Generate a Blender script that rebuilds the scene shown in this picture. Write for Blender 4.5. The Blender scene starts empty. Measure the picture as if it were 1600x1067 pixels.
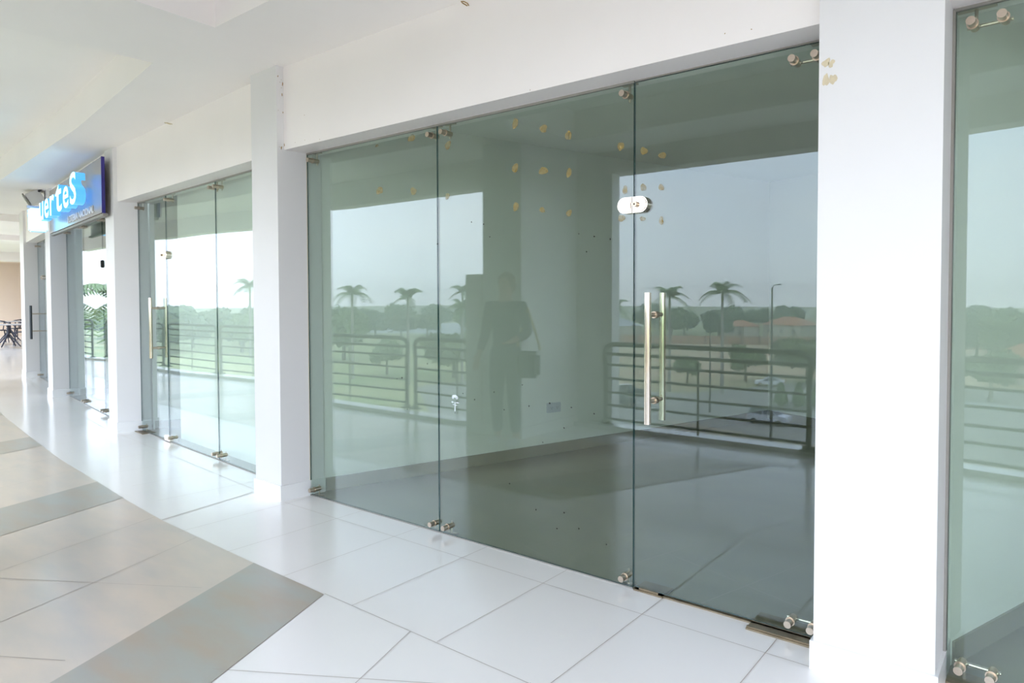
import bpy, bmesh, math, random
from mathutils import Vector, Matrix
from mathutils.geometry import tessellate_polygon

C = bpy.context.scene.collection
S = bpy.context.scene
PI = math.pi

# ---------------------------------------------------------------- camera
CAM = Vector((0.0, -3.114, 1.52))
YAW, PITCH, ROLL, F = 0.648748432, 0.0288553586, -0.001566880, 1064.793
fw = Vector((-math.sin(YAW)*math.cos(PITCH), math.cos(YAW)*math.cos(PITCH), -math.sin(PITCH)))
rt0 = Vector((math.cos(YAW), math.sin(YAW), 0)); up0 = rt0.cross(fw)
rt = rt0*math.cos(ROLL) + up0*math.sin(ROLL); up = up0*math.cos(ROLL) - rt0*math.sin(ROLL)
cd = bpy.data.cameras.new('camera'); cam = bpy.data.objects.new('camera', cd); C.objects.link(cam)
cam.matrix_world = Matrix(((rt.x, up.x, -fw.x, CAM.x), (rt.y, up.y, -fw.y, CAM.y), (rt.z, up.z, -fw.z, CAM.z), (0, 0, 0, 1)))
cd.sensor_width = 36; cd.lens = F*36/1600
cd.shift_x = (800-846.3556)/1600; cd.shift_y = (498.783-533.5)/1600
cd.clip_start = 0.02; cd.clip_end = 3000
S.camera = cam

# ---------------------------------------------------------------- world: bright overcast sky
w = bpy.data.worlds.new('overcast_sky'); S.world = w; w.use_nodes = True
nt = w.node_tree; nt.nodes.clear(); N = nt.nodes.new; L = nt.links.new
tc = N('ShaderNodeTexCoord'); sep = N('ShaderNodeSeparateXYZ'); L(tc.outputs['Generated'], sep.inputs[0])
ramp = N('ShaderNodeValToRGB'); L(sep.outputs['Z'], ramp.inputs[0])
e = ramp.color_ramp.elements
e[0].position = 0.0; e[0].color = (0.80, 0.86, 0.93, 1)
e[1].position = 0.4; e[1].color = (0.60, 0.77, 1.0, 1)
mp = N('ShaderNodeMapping'); mp.inputs['Scale'].default_value = (1, 1, 3.5); L(tc.outputs['Generated'], mp.inputs[0])
nz = N('ShaderNodeTexNoise'); nz.inputs['Scale'].default_value = 2.4; nz.inputs['Detail'].default_value = 7; L(mp.outputs[0], nz.inputs['Vector'])
cr = N('ShaderNodeValToRGB'); L(nz.outputs['Fac'], cr.inputs[0])
cr.color_ramp.elements[0].position = 0.42; cr.color_ramp.elements[0].color = (0, 0, 0, 1)
cr.color_ramp.elements[1].position = 0.75; cr.color_ramp.elements[1].color = (0.85, 0.85, 0.85, 1)
mix = N('ShaderNodeMix'); mix.data_type = 'RGBA'; L(cr.outputs[0], mix.inputs[0]); L(ramp.outputs[0], mix.inputs[6]); mix.inputs[7].default_value = (0.92, 0.95, 1.0, 1)
bg = N('ShaderNodeBackground'); L(mix.outputs[2], bg.inputs[0]); bg.inputs[1].default_value = 1.0
wo = N('ShaderNodeOutputWorld'); L(bg.outputs[0], wo.inputs[0])

S.view_settings.view_transform = 'Standard'; S.view_settings.look = 'None'
S.view_settings.gamma = 1; S.view_settings.use_curve_mapping = False
S.view_settings.exposure = 2.38
cy = S.cycles
cy.use_denoising = True; cy.use_adaptive_sampling = False
cy.max_bounces = 14; cy.diffuse_bounces = 7; cy.glossy_bounces = 6; cy.transmission_bounces = 6; cy.transparent_max_bounces = 32
cy.caustics_reflective = False; cy.caustics_refractive = False
cy.sample_clamp_indirect = 8

# ---------------------------------------------------------------- materials
def mat(name, col, rough=0.6, metal=0.0, noise=0.0, nscale=6.0, col2=None, spec=0.5, coat=0.0, bump=0.0, bscale=60, stretch=None, emit=None, estr=0.0, coatr=0.08):
    m = bpy.data.materials.new(name); m.use_nodes = True
    t = m.node_tree; b = t.nodes['Principled BSDF']
    b.inputs['Base Color'].default_value = (*col, 1); b.inputs['Roughness'].default_value = rough; b.inputs['Metallic'].default_value = metal
    b.inputs['Specular IOR Level'].default_value = spec
    b.inputs['Coat Weight'].default_value = coat; b.inputs['Coat Roughness'].default_value = coatr
    co = t.nodes.new('ShaderNodeTexCoord')
    src = co.outputs['Object']
    if stretch:
        mm = t.nodes.new('ShaderNodeMapping'); mm.inputs['Scale'].default_value = stretch[:3]
        if len(stretch) > 3: mm.inputs['Rotation'].default_value = (0, 0, stretch[3])
        t.links.new(src, mm.inputs[0]); src = mm.outputs[0]
    if noise or col2:
        n = t.nodes.new('ShaderNodeTexNoise'); n.inputs['Scale'].default_value = nscale; n.inputs['Detail'].default_value = 6
        t.links.new(src, n.inputs['Vector'])
        r = t.nodes.new('ShaderNodeValToRGB'); t.links.new(n.outputs['Fac'], r.inputs[0])
        c2 = col2 or tuple(min(1, c*(1-noise)) for c in col)
        r.color_ramp.elements[0].position = 0.35; r.color_ramp.elements[0].color = (*col, 1)
        r.color_ramp.elements[1].position = 0.68; r.color_ramp.elements[1].color = (*c2, 1)
        t.links.new(r.outputs[0], b.inputs['Base Color'])
    if bump:
        n2 = t.nodes.new('ShaderNodeTexNoise'); n2.inputs['Scale'].default_value = bscale; n2.inputs['Detail'].default_value = 3
        t.links.new(src, n2.inputs['Vector'])
        bp = t.nodes.new('ShaderNodeBump'); bp.inputs['Strength'].default_value = bump; bp.inputs['Distance'].default_value = 0.01
        t.links.new(n2.outputs['Fac'], bp.inputs['Height']); t.links.new(bp.outputs[0], b.inputs['Normal'])
    if emit:
        b.inputs['Emission Color'].default_value = (*emit, 1); b.inputs['Emission Strength'].default_value = estr
    return m

M = {}
M['paint'] = mat('white_wall_paint', (0.93, 0.875, 0.85), 0.55, noise=0.03, nscale=1.3, bump=0.04, bscale=25)
M['pillar'] = mat('white_pillar_paint', (0.775, 0.755, 0.75), 0.5, noise=0.02, nscale=2, bump=0.03, bscale=30)
M['ceil'] = mat('ceiling_paint', (0.93, 0.88, 0.85), 0.7, noise=0.04, nscale=0.8)
M['warm'] = mat('warm_wall_paint', (0.72, 0.58, 0.46), 0.7, noise=0.08, nscale=0.5)
M['skirt'] = mat('white_glazed_skirting', (0.83, 0.82, 0.81), 0.25, noise=0.03, nscale=3, coat=0.3)
M['tile'] = mat('white_porcelain_tile', (0.92, 0.875, 0.845), 0.22, noise=0.03, nscale=1.2, coat=0.5, coatr=0.12)
M['beige'] = mat('beige_porcelain_tile', (0.68, 0.56, 0.455), 0.3, col2=(0.58, 0.51, 0.44), nscale=2.0, coat=0.35, coatr=0.15, stretch=(1, 3, 1, 0.36))
M['gray'] = mat('grey_stone_tile', (0.40, 0.395, 0.35), 0.32, col2=(0.43, 0.35, 0.27), nscale=2.2, coat=0.3, coatr=0.15, stretch=(1, 3, 1, -1.2))
M['grout'] = mat('tile_grout', (0.42, 0.36, 0.31), 0.9)
M['intfloor'] = mat('grey_beige_shop_tile', (0.29, 0.26, 0.185), 0.28, col2=(0.255, 0.235, 0.175), nscale=1.6, stretch=(1, 2.5, 1, 0.3))
M['intwall'] = mat('shop_wall_paint', (0.77, 0.77, 0.72), 0.7, noise=0.05, nscale=0.9)
M['steel'] = mat('brushed_steel', (0.60, 0.50, 0.40), 0.28, 1.0, noise=0.1, nscale=40, stretch=(1, 1, 8))
M['chrome'] = mat('polished_steel', (0.78, 0.68, 0.58), 0.10, 1.0)
M['bronze'] = mat('bronze_floor_plate', (0.34, 0.27, 0.18), 0.4, 0.7, noise=0.3, nscale=12)
M['rail'] = mat('dark_grey_railing_paint', (0.055, 0.065, 0.075), 0.45, noise=0.1)
M['silicone'] = mat('grey_silicone_seal', (0.30, 0.28, 0.25), 0.6)
M['black'] = mat('black_plastic', (0.015, 0.015, 0.018), 0.4)
M['dark'] = mat('near_black', (0.02, 0.02, 0.022), 0.5)
M['speck'] = mat('dried_speck', (0.03, 0.025, 0.02), 0.9)
M['plaster'] = mat('stained_plaster', (0.70, 0.60, 0.42), 0.9, noise=0.15, nscale=25)
M['rust'] = mat('rust_stain', (0.35, 0.22, 0.08), 0.9)
M['socket'] = mat('grey_white_plastic', (0.50, 0.52, 0.55), 0.35)
M['leaf1'] = mat('leaf_green', (0.10, 0.16, 0.045), 0.6, col2=(0.16, 0.22, 0.06), nscale=0.6)
M['leaf2'] = mat('leaf_deep_green', (0.07, 0.12, 0.04), 0.6, col2=(0.11, 0.16, 0.05), nscale=0.5)
M['leaf3'] = mat('leaf_olive', (0.10, 0.13, 0.035), 0.65, col2=(0.15, 0.18, 0.05), nscale=0.5)
M['palm'] = mat('palm_frond_green', (0.11, 0.17, 0.05), 0.5, col2=(0.16, 0.22, 0.06), nscale=1)
M['bark'] = mat('bark', (0.16, 0.12, 0.09), 0.9, noise=0.3, nscale=8)
M['palmbark'] = mat('pale_palm_trunk', (0.34, 0.31, 0.27), 0.8, noise=0.2, nscale=4, stretch=(1, 1, 6))
M['grass'] = mat('green_lawn', (0.24, 0.29, 0.10), 0.9, col2=(0.42, 0.38, 0.17), nscale=0.07)
M['field'] = mat('dry_brown_field', (0.52, 0.36, 0.22), 0.95, col2=(0.42, 0.35, 0.18), nscale=0.05)
M['asphalt'] = mat('asphalt_paving', (0.27, 0.25, 0.22), 0.85, col2=(0.34, 0.31, 0.27), nscale=0.12)
M['earthlot'] = mat('reddish_paving', (0.36, 0.28, 0.20), 0.9, col2=(0.29, 0.24, 0.18), nscale=0.1)
M['concrete'] = mat('pale_concrete', (0.50, 0.50, 0.49), 0.8, noise=0.15, nscale=0.3)
M['roadpaint'] = mat('white_road_paint', (0.8, 0.8, 0.78), 0.7)
M['brick'] = mat('terracotta_wall', (0.50, 0.29, 0.17), 0.9, noise=0.2, nscale=1)
M['roof'] = mat('orange_roof_tiles', (0.55, 0.22, 0.10), 0.8, noise=0.25, nscale=3)
M['housewall'] = mat('cream_render', (0.62, 0.55, 0.44), 0.8, noise=0.1)
M['window'] = mat('dark_window_glass', (0.03, 0.04, 0.05), 0.1, spec=0.8)
M['carwhite'] = mat('white_car_paint', (0.80, 0.80, 0.82), 0.25, coat=1.0)
M['carsilver'] = mat('silver_car_paint', (0.66, 0.68, 0.72), 0.28, 0.2, coat=1.0)
M['cardark'] = mat('dark_car_paint', (0.04, 0.045, 0.06), 0.25, coat=1.0)
M['tyre'] = mat('tyre_rubber', (0.02, 0.02, 0.02), 0.8)
M['redlight'] = mat('red_tail_light', (0.55, 0.05, 0.02), 0.3)
M['orangep'] = mat('orange_plastic', (0.75, 0.18, 0.04), 0.5)
M['skin'] = mat('skin', (0.55, 0.34, 0.24), 0.5)
M['hairb'] = mat('light_brown_hair', (0.22, 0.15, 0.08), 0.6, noise=0.3, nscale=20)
M['haird'] = mat('dark_brown_hair', (0.03, 0.02, 0.015), 0.5, noise=0.3, nscale=20)
M['navy'] = mat('navy_cloth', (0.045, 0.06, 0.10), 0.85, noise=0.2, nscale=8)
M['trous'] = mat('blue_grey_trousers', (0.09, 0.13, 0.17), 0.85, noise=0.2, nscale=8)
M['orange'] = mat('orange_cloth', (0.55, 0.20, 0.08), 0.85, noise=0.15, nscale=8)
M['denim'] = mat('dark_denim', (0.05, 0.07, 0.11), 0.85, noise=0.2, nscale=12)
M['bagmat'] = mat('slate_bag_leather', (0.07, 0.10, 0.15), 0.5)
M['yellow'] = mat('yellow_strap', (0.65, 0.45, 0.08), 0.7)
M['shoe'] = mat('white_shoe_canvas', (0.6, 0.6, 0.6), 0.7)
M['redshoe'] = mat('red_shoe_canvas', (0.65, 0.08, 0.05), 0.6)
M['bluebanner'] = mat('blue_banner_print', (0.03, 0.09, 0.55), 0.4)
M['signface'] = mat('grey_sign_panel', (0.40, 0.35, 0.30), 0.22, 0.25, noise=0.06, nscale=2)
M['signside'] = mat('dark_blue_sign_edge', (0.03, 0.02, 0.22), 0.3)
M['lettrim'] = mat('blue_letter_return', (0.03, 0.16, 0.75), 0.3, emit=(0.10, 0.45, 1.0), estr=0.22)
M['letface'] = mat('glowing_letter_face', (0.6, 0.85, 0.95), 0.3, emit=(0.30, 0.80, 1.0), estr=0.48)
M['letwhite'] = mat('white_vinyl_lettering', (0.85, 0.85, 0.85), 0.5)
M['decal'] = mat('white_decal', (0.75, 0.80, 0.82), 0.6)
M['furn'] = mat('charcoal_chair_wood', (0.035, 0.035, 0.055), 0.45)
M['ttop'] = mat('pale_table_top', (0.55, 0.53, 0.55), 0.3)
M['cctv'] = mat('white_metal_housing', (0.62, 0.60, 0.57), 0.4)

def glass_mat():
    m = bpy.data.materials.new('green_tinted_glass'); m.use_nodes = True; t = m.node_tree; t.nodes.clear()
    N = t.nodes.new; L = t.links.new
    g = N('ShaderNodeNewGeometry'); mr = N('ShaderNodeMapRange'); L(g.outputs['Backfacing'], mr.inputs[0])
    mr.inputs[3].default_value = 1.64; mr.inputs[4].default_value = 1/1.64
    fr = N('ShaderNodeFresnel'); L(mr.outputs[0], fr.inputs['IOR'])
    tr = N('ShaderNodeBsdfTransparent'); tr.inputs[0].default_value = (0.89, 0.945, 0.905, 1)
    gl = N('ShaderNodeBsdfGlossy'); gl.inputs['Roughness'].default_value = 0.0; gl.inputs[0].default_value = (0.88, 0.915, 0.985, 1)
    mx = N('ShaderNodeMixShader'); L(fr.outputs[0], mx.inputs[0]); L(tr.outputs[0], mx.inputs[1]); L(gl.outputs[0], mx.inputs[2])
    o = N('ShaderNodeOutputMaterial'); L(mx.outputs[0], o.inputs[0]); return m
M['glass'] = glass_mat()
M['glassedge'] = mat('glass_edge_teal', (0.02, 0.085, 0.08), 0.2, coat=0.5)
def glue_mat():
    m = bpy.data.materials.new('yellow_glue_residue'); m.use_nodes = True; t = m.node_tree; b = t.nodes['Principled BSDF']
    b.inputs['Base Color'].default_value = (0.42, 0.27, 0.05, 1); b.inputs['Roughness'].default_value = 0.8
    tc = t.nodes.new('ShaderNodeTexCoord'); n = t.nodes.new('ShaderNodeTexNoise'); n.inputs['Scale'].default_value = 45
    t.links.new(tc.outputs['Object'], n.inputs['Vector'])
    r = t.nodes.new('ShaderNodeMapRange'); t.links.new(n.outputs['Fac'], r.inputs[0]); r.inputs[1].default_value = 0.3; r.inputs[2].default_value = 0.7
    r.inputs[3].default_value = 0.22; r.inputs[4].default_value = 0.58
    t.links.new(r.outputs[0], b.inputs['Alpha']); return m
M['glue'] = glue_mat()
def haze_mat():
    m = bpy.data.materials.new('thin_haze'); m.use_nodes = True; t = m.node_tree; t.nodes.clear()
    v = t.nodes.new('ShaderNodeVolumeScatter'); v.inputs['Color'].default_value = (0.86, 0.93, 1.0, 1); v.inputs['Density'].default_value = 0.0011; v.inputs['Anisotropy'].default_value = 0.2
    o = t.nodes.new('ShaderNodeOutputMaterial'); t.links.new(v.outputs[0], o.inputs['Volume']); return m
M['haze'] = haze_mat()

# ---------------------------------------------------------------- mesh helpers
class MB:
    def __init__(s): s.bm = bmesh.new(); s.mi = 0
    def _f(s, vs):
        try:
            f = s.bm.faces.new(vs); f.material_index = s.mi; return f
        except ValueError: return None
    def box(s, c, d, rz=0, bev=0, R=None):
        R = R or Matrix.Rotation(rz, 3, 'Z'); c = Vector(c)
        v = [s.bm.verts.new(c + R @ Vector((x*d[0]/2, y*d[1]/2, z*d[2]/2))) for x in (-1, 1) for y in (-1, 1) for z in (-1, 1)]
        fs = [s._f([v[i] for i in q]) for q in ((0, 1, 3, 2), (4, 6, 7, 5), (0, 4, 5, 1), (2, 3, 7, 6), (0, 2, 6, 4), (1, 5, 7, 3))]
        if bev:
            es = list({e for f in fs for e in f.edges}); bmesh.ops.bevel(s.bm, geom=es, offset=bev, segments=2, affect='EDGES')
        return s
    def prism(s, poly, z0, z1, holes=None):
        a = [s.bm.verts.new((p[0], p[1], z0)) for p in poly]; b = [s.bm.verts.new((p[0], p[1], z1)) for p in poly]
        s._f(a[::-1]); s._f(b); n = len(poly)
        for i in range(n): s._f([a[i], a[(i+1) % n], b[(i+1) % n], b[i]])
        return s
    def tube(s, pts, r, seg=8, cap=True, flat=1.0):
        pts = [Vector(p) for p in pts]; n = len(pts); rs = r if isinstance(r, (list, tuple)) else [r]*n
        rings = []; prev = None
        for i, p in enumerate(pts):
            t = (pts[min(i+1, n-1)] - pts[max(i-1, 0)]).normalized()
            if prev is None:
                u = t.cross(Vector((0, 0, 1)));
                if u.length < 1e-3: u = Vector((1, 0, 0))
            else: u = prev - t*prev.dot(t)
            u.normalize(); prev = u; v = t.cross(u)
            rings.append([s.bm.verts.new(p + (u*math.cos(2*PI*k/seg) + v*math.sin(2*PI*k/seg)*flat)*rs[i]) for k in range(seg)])
        for a, b in zip(rings, rings[1:]):
            for k in range(seg): s._f([a[k], a[(k+1) % seg], b[(k+1) % seg], b[k]])
        if cap: s._f(rings[0][::-1]); s._f(rings[-1])
        return s
    def lathe(s, prof, c=(0, 0, 0), seg=16):
        rings = [[s.bm.verts.new((c[0]+r*math.cos(2*PI*k/seg), c[1]+r*math.sin(2*PI*k/seg), c[2]+z)) for k in range(seg)] for r, z in prof]
        for a, b in zip(rings, rings[1:]):
            for k in range(seg): s._f([a[k], a[(k+1) % seg], b[(k+1) % seg], b[k]])
        s._f(rings[0][::-1]); s._f(rings[-1]); return s
    def ell(s, c, r, R=None, sub=2):
        m = Matrix.Translation(Vector(c)) @ ((R or Matrix.Identity(3)).to_4x4()) @ Matrix.Diagonal((*r, 1))
        g = bmesh.ops.create_icosphere(s.bm, subdivisions=sub, radius=1, matrix=m)
        for v in g['verts']:
            for f in v.link_faces: f.material_index = s.mi
        return s
    def quad(s, pts): s._f([s.bm.verts.new(p) for p in pts]); return s
    def build(s, name, mats, parent=None, smooth=False, loc=None, rz=0, label=None):
        bmesh.ops.recalc_face_normals(s.bm, faces=s.bm.faces)
        me = bpy.data.meshes.new(name); s.bm.to_mesh(me); s.bm.free()
        for m in (mats if isinstance(mats, (list, tuple)) else [mats]): me.materials.append(m)
        if smooth:
            me.shade_smooth() if hasattr(me, 'shade_smooth') else None
            try: me.set_sharp_from_angle(angle=math.radians(40))
            except Exception: pass
        o = bpy.data.objects.new(name, me); C.objects.link(o)
        if parent: o.parent = parent
        if loc is not None: o.location = loc
        if rz: o.rotation_euler.z = rz
        if label: o['label'] = label
        return o

def tag(o, label, cat, group=None, kind=None):
    o['label'] = label; o['category'] = cat
    if group: o['group'] = group
    if kind: o['kind'] = kind
    return o
def struct(o, label, cat): return tag(o, label, cat, None, 'structure')
def empty(name, loc=(0, 0, 0), rz=0, parent=None):
    o = bpy.data.objects.new(name, None); o.empty_display_size = 0.2; C.objects.link(o); o.location = loc; o.rotation_euler.z = rz
    if parent: o.parent = parent
    return o
def copy_tree(o, parent=None):
    c = o.copy(); C.objects.link(c)
    if parent: c.parent = parent
    for ch in [k for k in ALLKIDS(o)]: copy_tree(ch, c)
    return c
def ALLKIDS(o): return [k for k in bpy.data.objects if k.parent == o]
def line_at(A, B, s):  # point at fraction s
    return (A[0]+(B[0]-A[0])*s, A[1]+(B[1]-A[1])*s)

# ---------------------------------------------------------------- bays of the curved shop front (left end, right end of each glass line)
BAY = {0: ((-0.345, 0.0), (3.4, -0.295)), 1: ((-4.625, 0.0), (-0.782, 0.0)), 2: ((-8.47, 0.36), (-5.02, 0.045)),
       3: ((-12.5, 0.955), (-8.95, 0.398)), 4: ((-16.0, 1.60), (-12.95, 1.03))}
ZT = 2.645      # opening height
ZC = 3.26       # corridor ceiling
def frame(b):
    A, B = (Vector(p) for p in BAY[b]); u = (B-A).normalized(); return A, u, Vector((-u.y, u.x)), (B-A).length
def bayrz(b):
    A, u, n, l = frame(b); return math.atan2(u.y, u.x)
def W(b, s, t):   # s along the glass from its left end, t into the shop
    A, u, n, l = frame(b); p = A + u*s + n*t; return (p.x, p.y)

# ---------------------------------------------------------------- floor
front = [(12.5, -5.4), (3.4, -4.0), (-4.9, -3.83), (-4.95, -3.10), (-5.8, -3.05), (-8.56, -3.05), (-12.98, -2.43), (-14.77, -1.89), (-16.45, -1.65), (-20.4, 0.35), (-22.6, 0.75), (-26, 2.9), (-44, 4.6)]
back = [(-44, 16), (-17, 16), (-16.3, 1.62), (-16.0, 1.60), (-12.9, 1.03), (-12.5, 0.955), (-8.9, 0.39), (-8.47, 0.36), (-5.0, 0.045), (-4.625, 0.0), (-0.345, 0.0), (3.4, -0.295), (12.5, -1.5)]
mb = MB(); mb.prism(front + back, -0.35, 0.0)
fl = mb.build('floor', M['tile']); struct(fl, 'glossy white porcelain tile floor of the curved shopping gallery', 'floor')
# raised edge of the slab under the railing
kerb = [(12.5, -5.4), (3.4, -4.0), (-4.9, -3.83), (-4.95, -3.10), (-5.8, -3.05), (-8.56, -3.05), (-12.98, -2.43), (-14.77, -1.89), (-16.45, -1.65), (-20.4, 0.35), (-22.6, 0.75)]
def offset_line(pts, d):
    out = []
    for i, p in enumerate(pts):
        a = Vector(pts[max(i-1, 0)]); b = Vector(pts[min(i+1, len(pts)-1)]); t = (b-a).normalized(); out.append((p[0]+t.y*d, p[1]-t.x*d))
    return out
kin = offset_line(kerb, 0.22)
kin[2] = (-4.72, -3.62); kin[3] = (-5.2, -2.9)
mb = MB(); mb.prism(kerb + kin[::-1], 0.0, 0.05)
struct(mb.build('trim_1', M['skirt']), 'low white kerb along the open edge of the gallery floor', 'kerb')

# beige and grey inlay
def inlay(poly, m, name, z=0.0015):
    b = MB(); vs = [b.bm.verts.new((p[0], p[1], z)) for p in poly]; b._f(vs); o = b.build(name, m)
    if o.data.polygons[0].normal.z < 0: o.data.flip_normals()
    return o
top_edge = [(-2.997, -1.026), (-3.68, -1.016), (-4.9, -0.983), (-5.70, -0.92), (-6.39, -0.85), (-7.6, -0.735), (-8.99, -0.558), (-11.4, -0.23), (-14.0, 0.22), (-17.2, 0.85), (-20.5, 1.75)]
low_edge = [(-2.09, -3.05), (-4.2, -3.0), (-5.4, -2.62), (-8.5, -2.5), (-12.7, -1.9), (-14.6, -1.35), (-17.5, -0.6), (-20.5, 0.9)]
o = inlay(top_edge + low_edge[::-1], M['beige'], 'floor_inlay'); struct(o, 'beige tiled band running along the middle of the gallery floor', 'floor tiles')
def top_y(x):
    for a, b in zip(top_edge, top_edge[1:]):
        if b[0] <= x <= a[0]: return a[1] + (b[1]-a[1])*(x-a[0])/(b[0]-a[0])
    return -1.0
def low_y(x):
    for a, b in zip(low_edge, low_edge[1:]):
        if b[0] <= x <= a[0]: return a[1] + (b[1]-a[1])*(x-a[0])/(b[0]-a[0])
    return -3.0
for k, (x0, sl) in enumerate([(-2.997, 0.42), (-5.706, 0.352), (-8.42, 0.30), (-11.1, 0.25), (-13.8, 0.2)]):
    x1 = x0-0.684; ya, yb = top_y(x0), top_y(x1)
    yl = low_y(x0)+0.02
    pts = [(x0, ya), (x1, yb), (x1+(yb-yl)*sl, yl), (x0+(ya-yl)*sl, yl)]
    if k == 0: pts = [(x0, ya), (x1, yb), (-2.78, -3.04), (-2.09, -3.05)]
    o = inlay(pts, M['gray'], 'floor_inlay_band', 0.003)
    struct(o, ['grey tile stripe closest to the camera ending the beige floor band', 'second grey tile stripe crossing the beige floor band', 'third grey tile stripe crossing the beige floor band',
               'fourth grey tile stripe crossing the beige floor band, far along', 'fifth grey tile stripe crossing the beige band near the far pillar'][k], 'floor tiles')
# grout joints, thin strips set in the floor
def strip(b, p, q, wd=0.003, z=0.0035):
    p, q = Vector(p), Vector(q); d = (q-p).normalized(); n = Vector((-d.y, d.x))*wd/2
    b.quad([(*(p-n), z), (*(q-n), z), (*(q+n), z), (*(p+n), z)])
gb = MB()
rowy = -0.238
strip(gb, (-4.6, rowy), (-0.79, rowy))
for k in range(7):
    x = -4.567+0.5981*k
    yb = -1.02
    if x < -0.8: strip(gb, (x, -0.012), (x, max(yb, -1.02)))
strip(gb, (-2.997, -1.02), (-0.2, -1.045))
strip(gb, (-5.05, -0.235), (-4.91, -0.983), 0.008)
for k in range(4):
    x = -2.342+0.70*k; strip(gb, (x, -1.025), (x+0.30, -1.025-0.855))
strip(gb, (-2.751, -1.733), (-1.70, -1.113)); strip(gb, (-2.40, -2.34), (-0.6, -1.28)); strip(gb, (-2.15, -2.95), (0.3, -1.5))
# joints of the beige tiles
for (p, q, wd) in [((-5.2, -2.34), (-4.587, -1.97), .003), ((-4.587, -1.97), (-4.114, -1.687), .004), ((-4.114, -1.687), (-3.58, -1.367), .002), ((-3.80, -2.58), (-4.111, -1.685), .004), ((-4.111, -1.685), (-4.37, -1.01), .003),
               ((-4.769, -1.762), (-5.02, -0.98), .003), ((-4.769, -1.762), (-4.6, -2.25), .003), ((-3.9, -2.42), (-3.311, -2.074), .004), ((-7.0, -0.80), (-6.6, -2.0), .002), ((-7.7, -0.72), (-7.35, -1.75), .002)]:
    strip(gb, p, q, wd)
# joints of the white strip in front of the other bays
for b in (2, 3, 4):
    A, u, n, l = frame(b)
    a = A - n*0.24; strip(gb, (a.x, a.y), tuple(a+u*(l+0.1)), 0.003)
    for k in range(int(l/0.6)+1):
        p = A + u*(0.15+0.6*k) - n*0.02; q = p - n*0.85; strip(gb, tuple(p), tuple(q), 0.003)
strip(gb, (-4.0, -3.3), (3, -3.45)); 
for k in range(10): strip(gb, (-4.3+0.6*k, -3.05), (-4.3+0.6*k, -3.6))
struct(gb.build('floor_grout', M['grout']), 'thin brown grout joints between the gallery floor tiles', 'grout')
# stone bands of the far dining area floor
for k, x in enumerate([-25.5, -28.5, -31.5]):
    o = inlay([(x, 4.0), (x-1.6, 4.0), (x-1.6, 14), (x, 12)], M['beige'], 'floor_band', 0.002)
    struct(o, ['beige floor stripe at the near edge of the dining area', 'beige floor stripe in the middle of the dining area', 'beige floor stripe under the far dining tables'][k], 'floor tiles')

# ---------------------------------------------------------------- ceiling with raised coffers
outer = [(12.5, -5.5), (3.6, -4.05), (-4.9, -4.05), (-5.0, -3.42), (-8.6, -3.42), (-13.1, -2.8), (-14.95, -2.25), (-16.7, -2.0), (-20.5, -0.05), (-22.6, 0.4), (-26, 2.7), (-45, 4.4), (-45, 16), (-17, 16),
         (-16.3, 1.75), (-12.7, 1.1), (-8.7, 0.45), (-4.9, 0.1), (-0.35, 0.12), (3.6, -0.19), (12.5, -1.4)]
cofs = [[(-0.55, -0.90), (-4.32, -0.865), (-4.25, -3.1), (-0.55, -3.1)],
        [(3.3, -1.1), (0.45, -0.92), (0.45, -3.1), (3.3, -3.2)],
        [(-5.32, -0.81), (-7.93, -0.42), (-12.27, 0.06), (-15.4, 0.62), (-15.7, -0.7), (-12.4, -1.55), (-8.3, -2.2), (-5.45, -2.3)]]
mb = MB()
loops = [[Vector((p[0], p[1], ZC)) for p in outer]] + [[Vector((p[0], p[1], ZC)) for p in c] for c in cofs]
flat = [v for l in loops for v in l]; vs = [mb.bm.verts.new(v) for v in flat]
for tri in tessellate_polygon(loops): mb._f([vs[i] for i in tri])
i0 = len(outer)
for c in cofs:
    n = len(c); tops = [mb.bm.verts.new((p[0], p[1], ZC+0.32)) for p in c]
    for i in range(n): mb._f([vs[i0+i], vs[i0+(i+1) % n], tops[(i+1) % n], tops[i]])
    mb._f(tops); i0 += n
# closed top of the slab
tt = [mb.bm.verts.new((p[0], p[1], ZC+0.6)) for p in outer]; mb._f(tt)
for i in range(len(outer)): mb._f([vs[i], vs[(i+1) % len(outer)], tt[(i+1) % len(outer)], tt[i]])
struct(mb.build('ceiling', M['ceil']), 'white gallery ceiling with shallow raised panels', 'ceiling')
# edge beam above the railing
mb = MB()
mb.prism([(12.5, -5.5), (3.6, -4.05), (-4.75, -4.05), (-4.75, -3.79), (3.6, -3.86), (12.5, -5.2)], 3.0, ZC)
struct(mb.build('beam_edge_near', M['ceil']), 'white edge beam over the railing opposite the empty shop', 'beam')
mb = MB()
inn = [(-5.0, -3.2), (-8.6, -3.2), (-13.0, -2.58), (-14.85, -2.03), (-16.6, -1.8), (-20.45, 0.15), (-22.5, 0.6)]; ou = [(-5.0, -3.42), (-8.6, -3.42), (-13.1, -2.8), (-14.95, -2.25), (-16.7, -2.0), (-20.5, -0.05), (-22.6, 0.4)]
mb.prism(inn + ou[::-1], 2.9, ZC)
struct(mb.build('beam_edge_far', M['ceil']), 'white edge beam over the railing further along the curve', 'beam')
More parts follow.
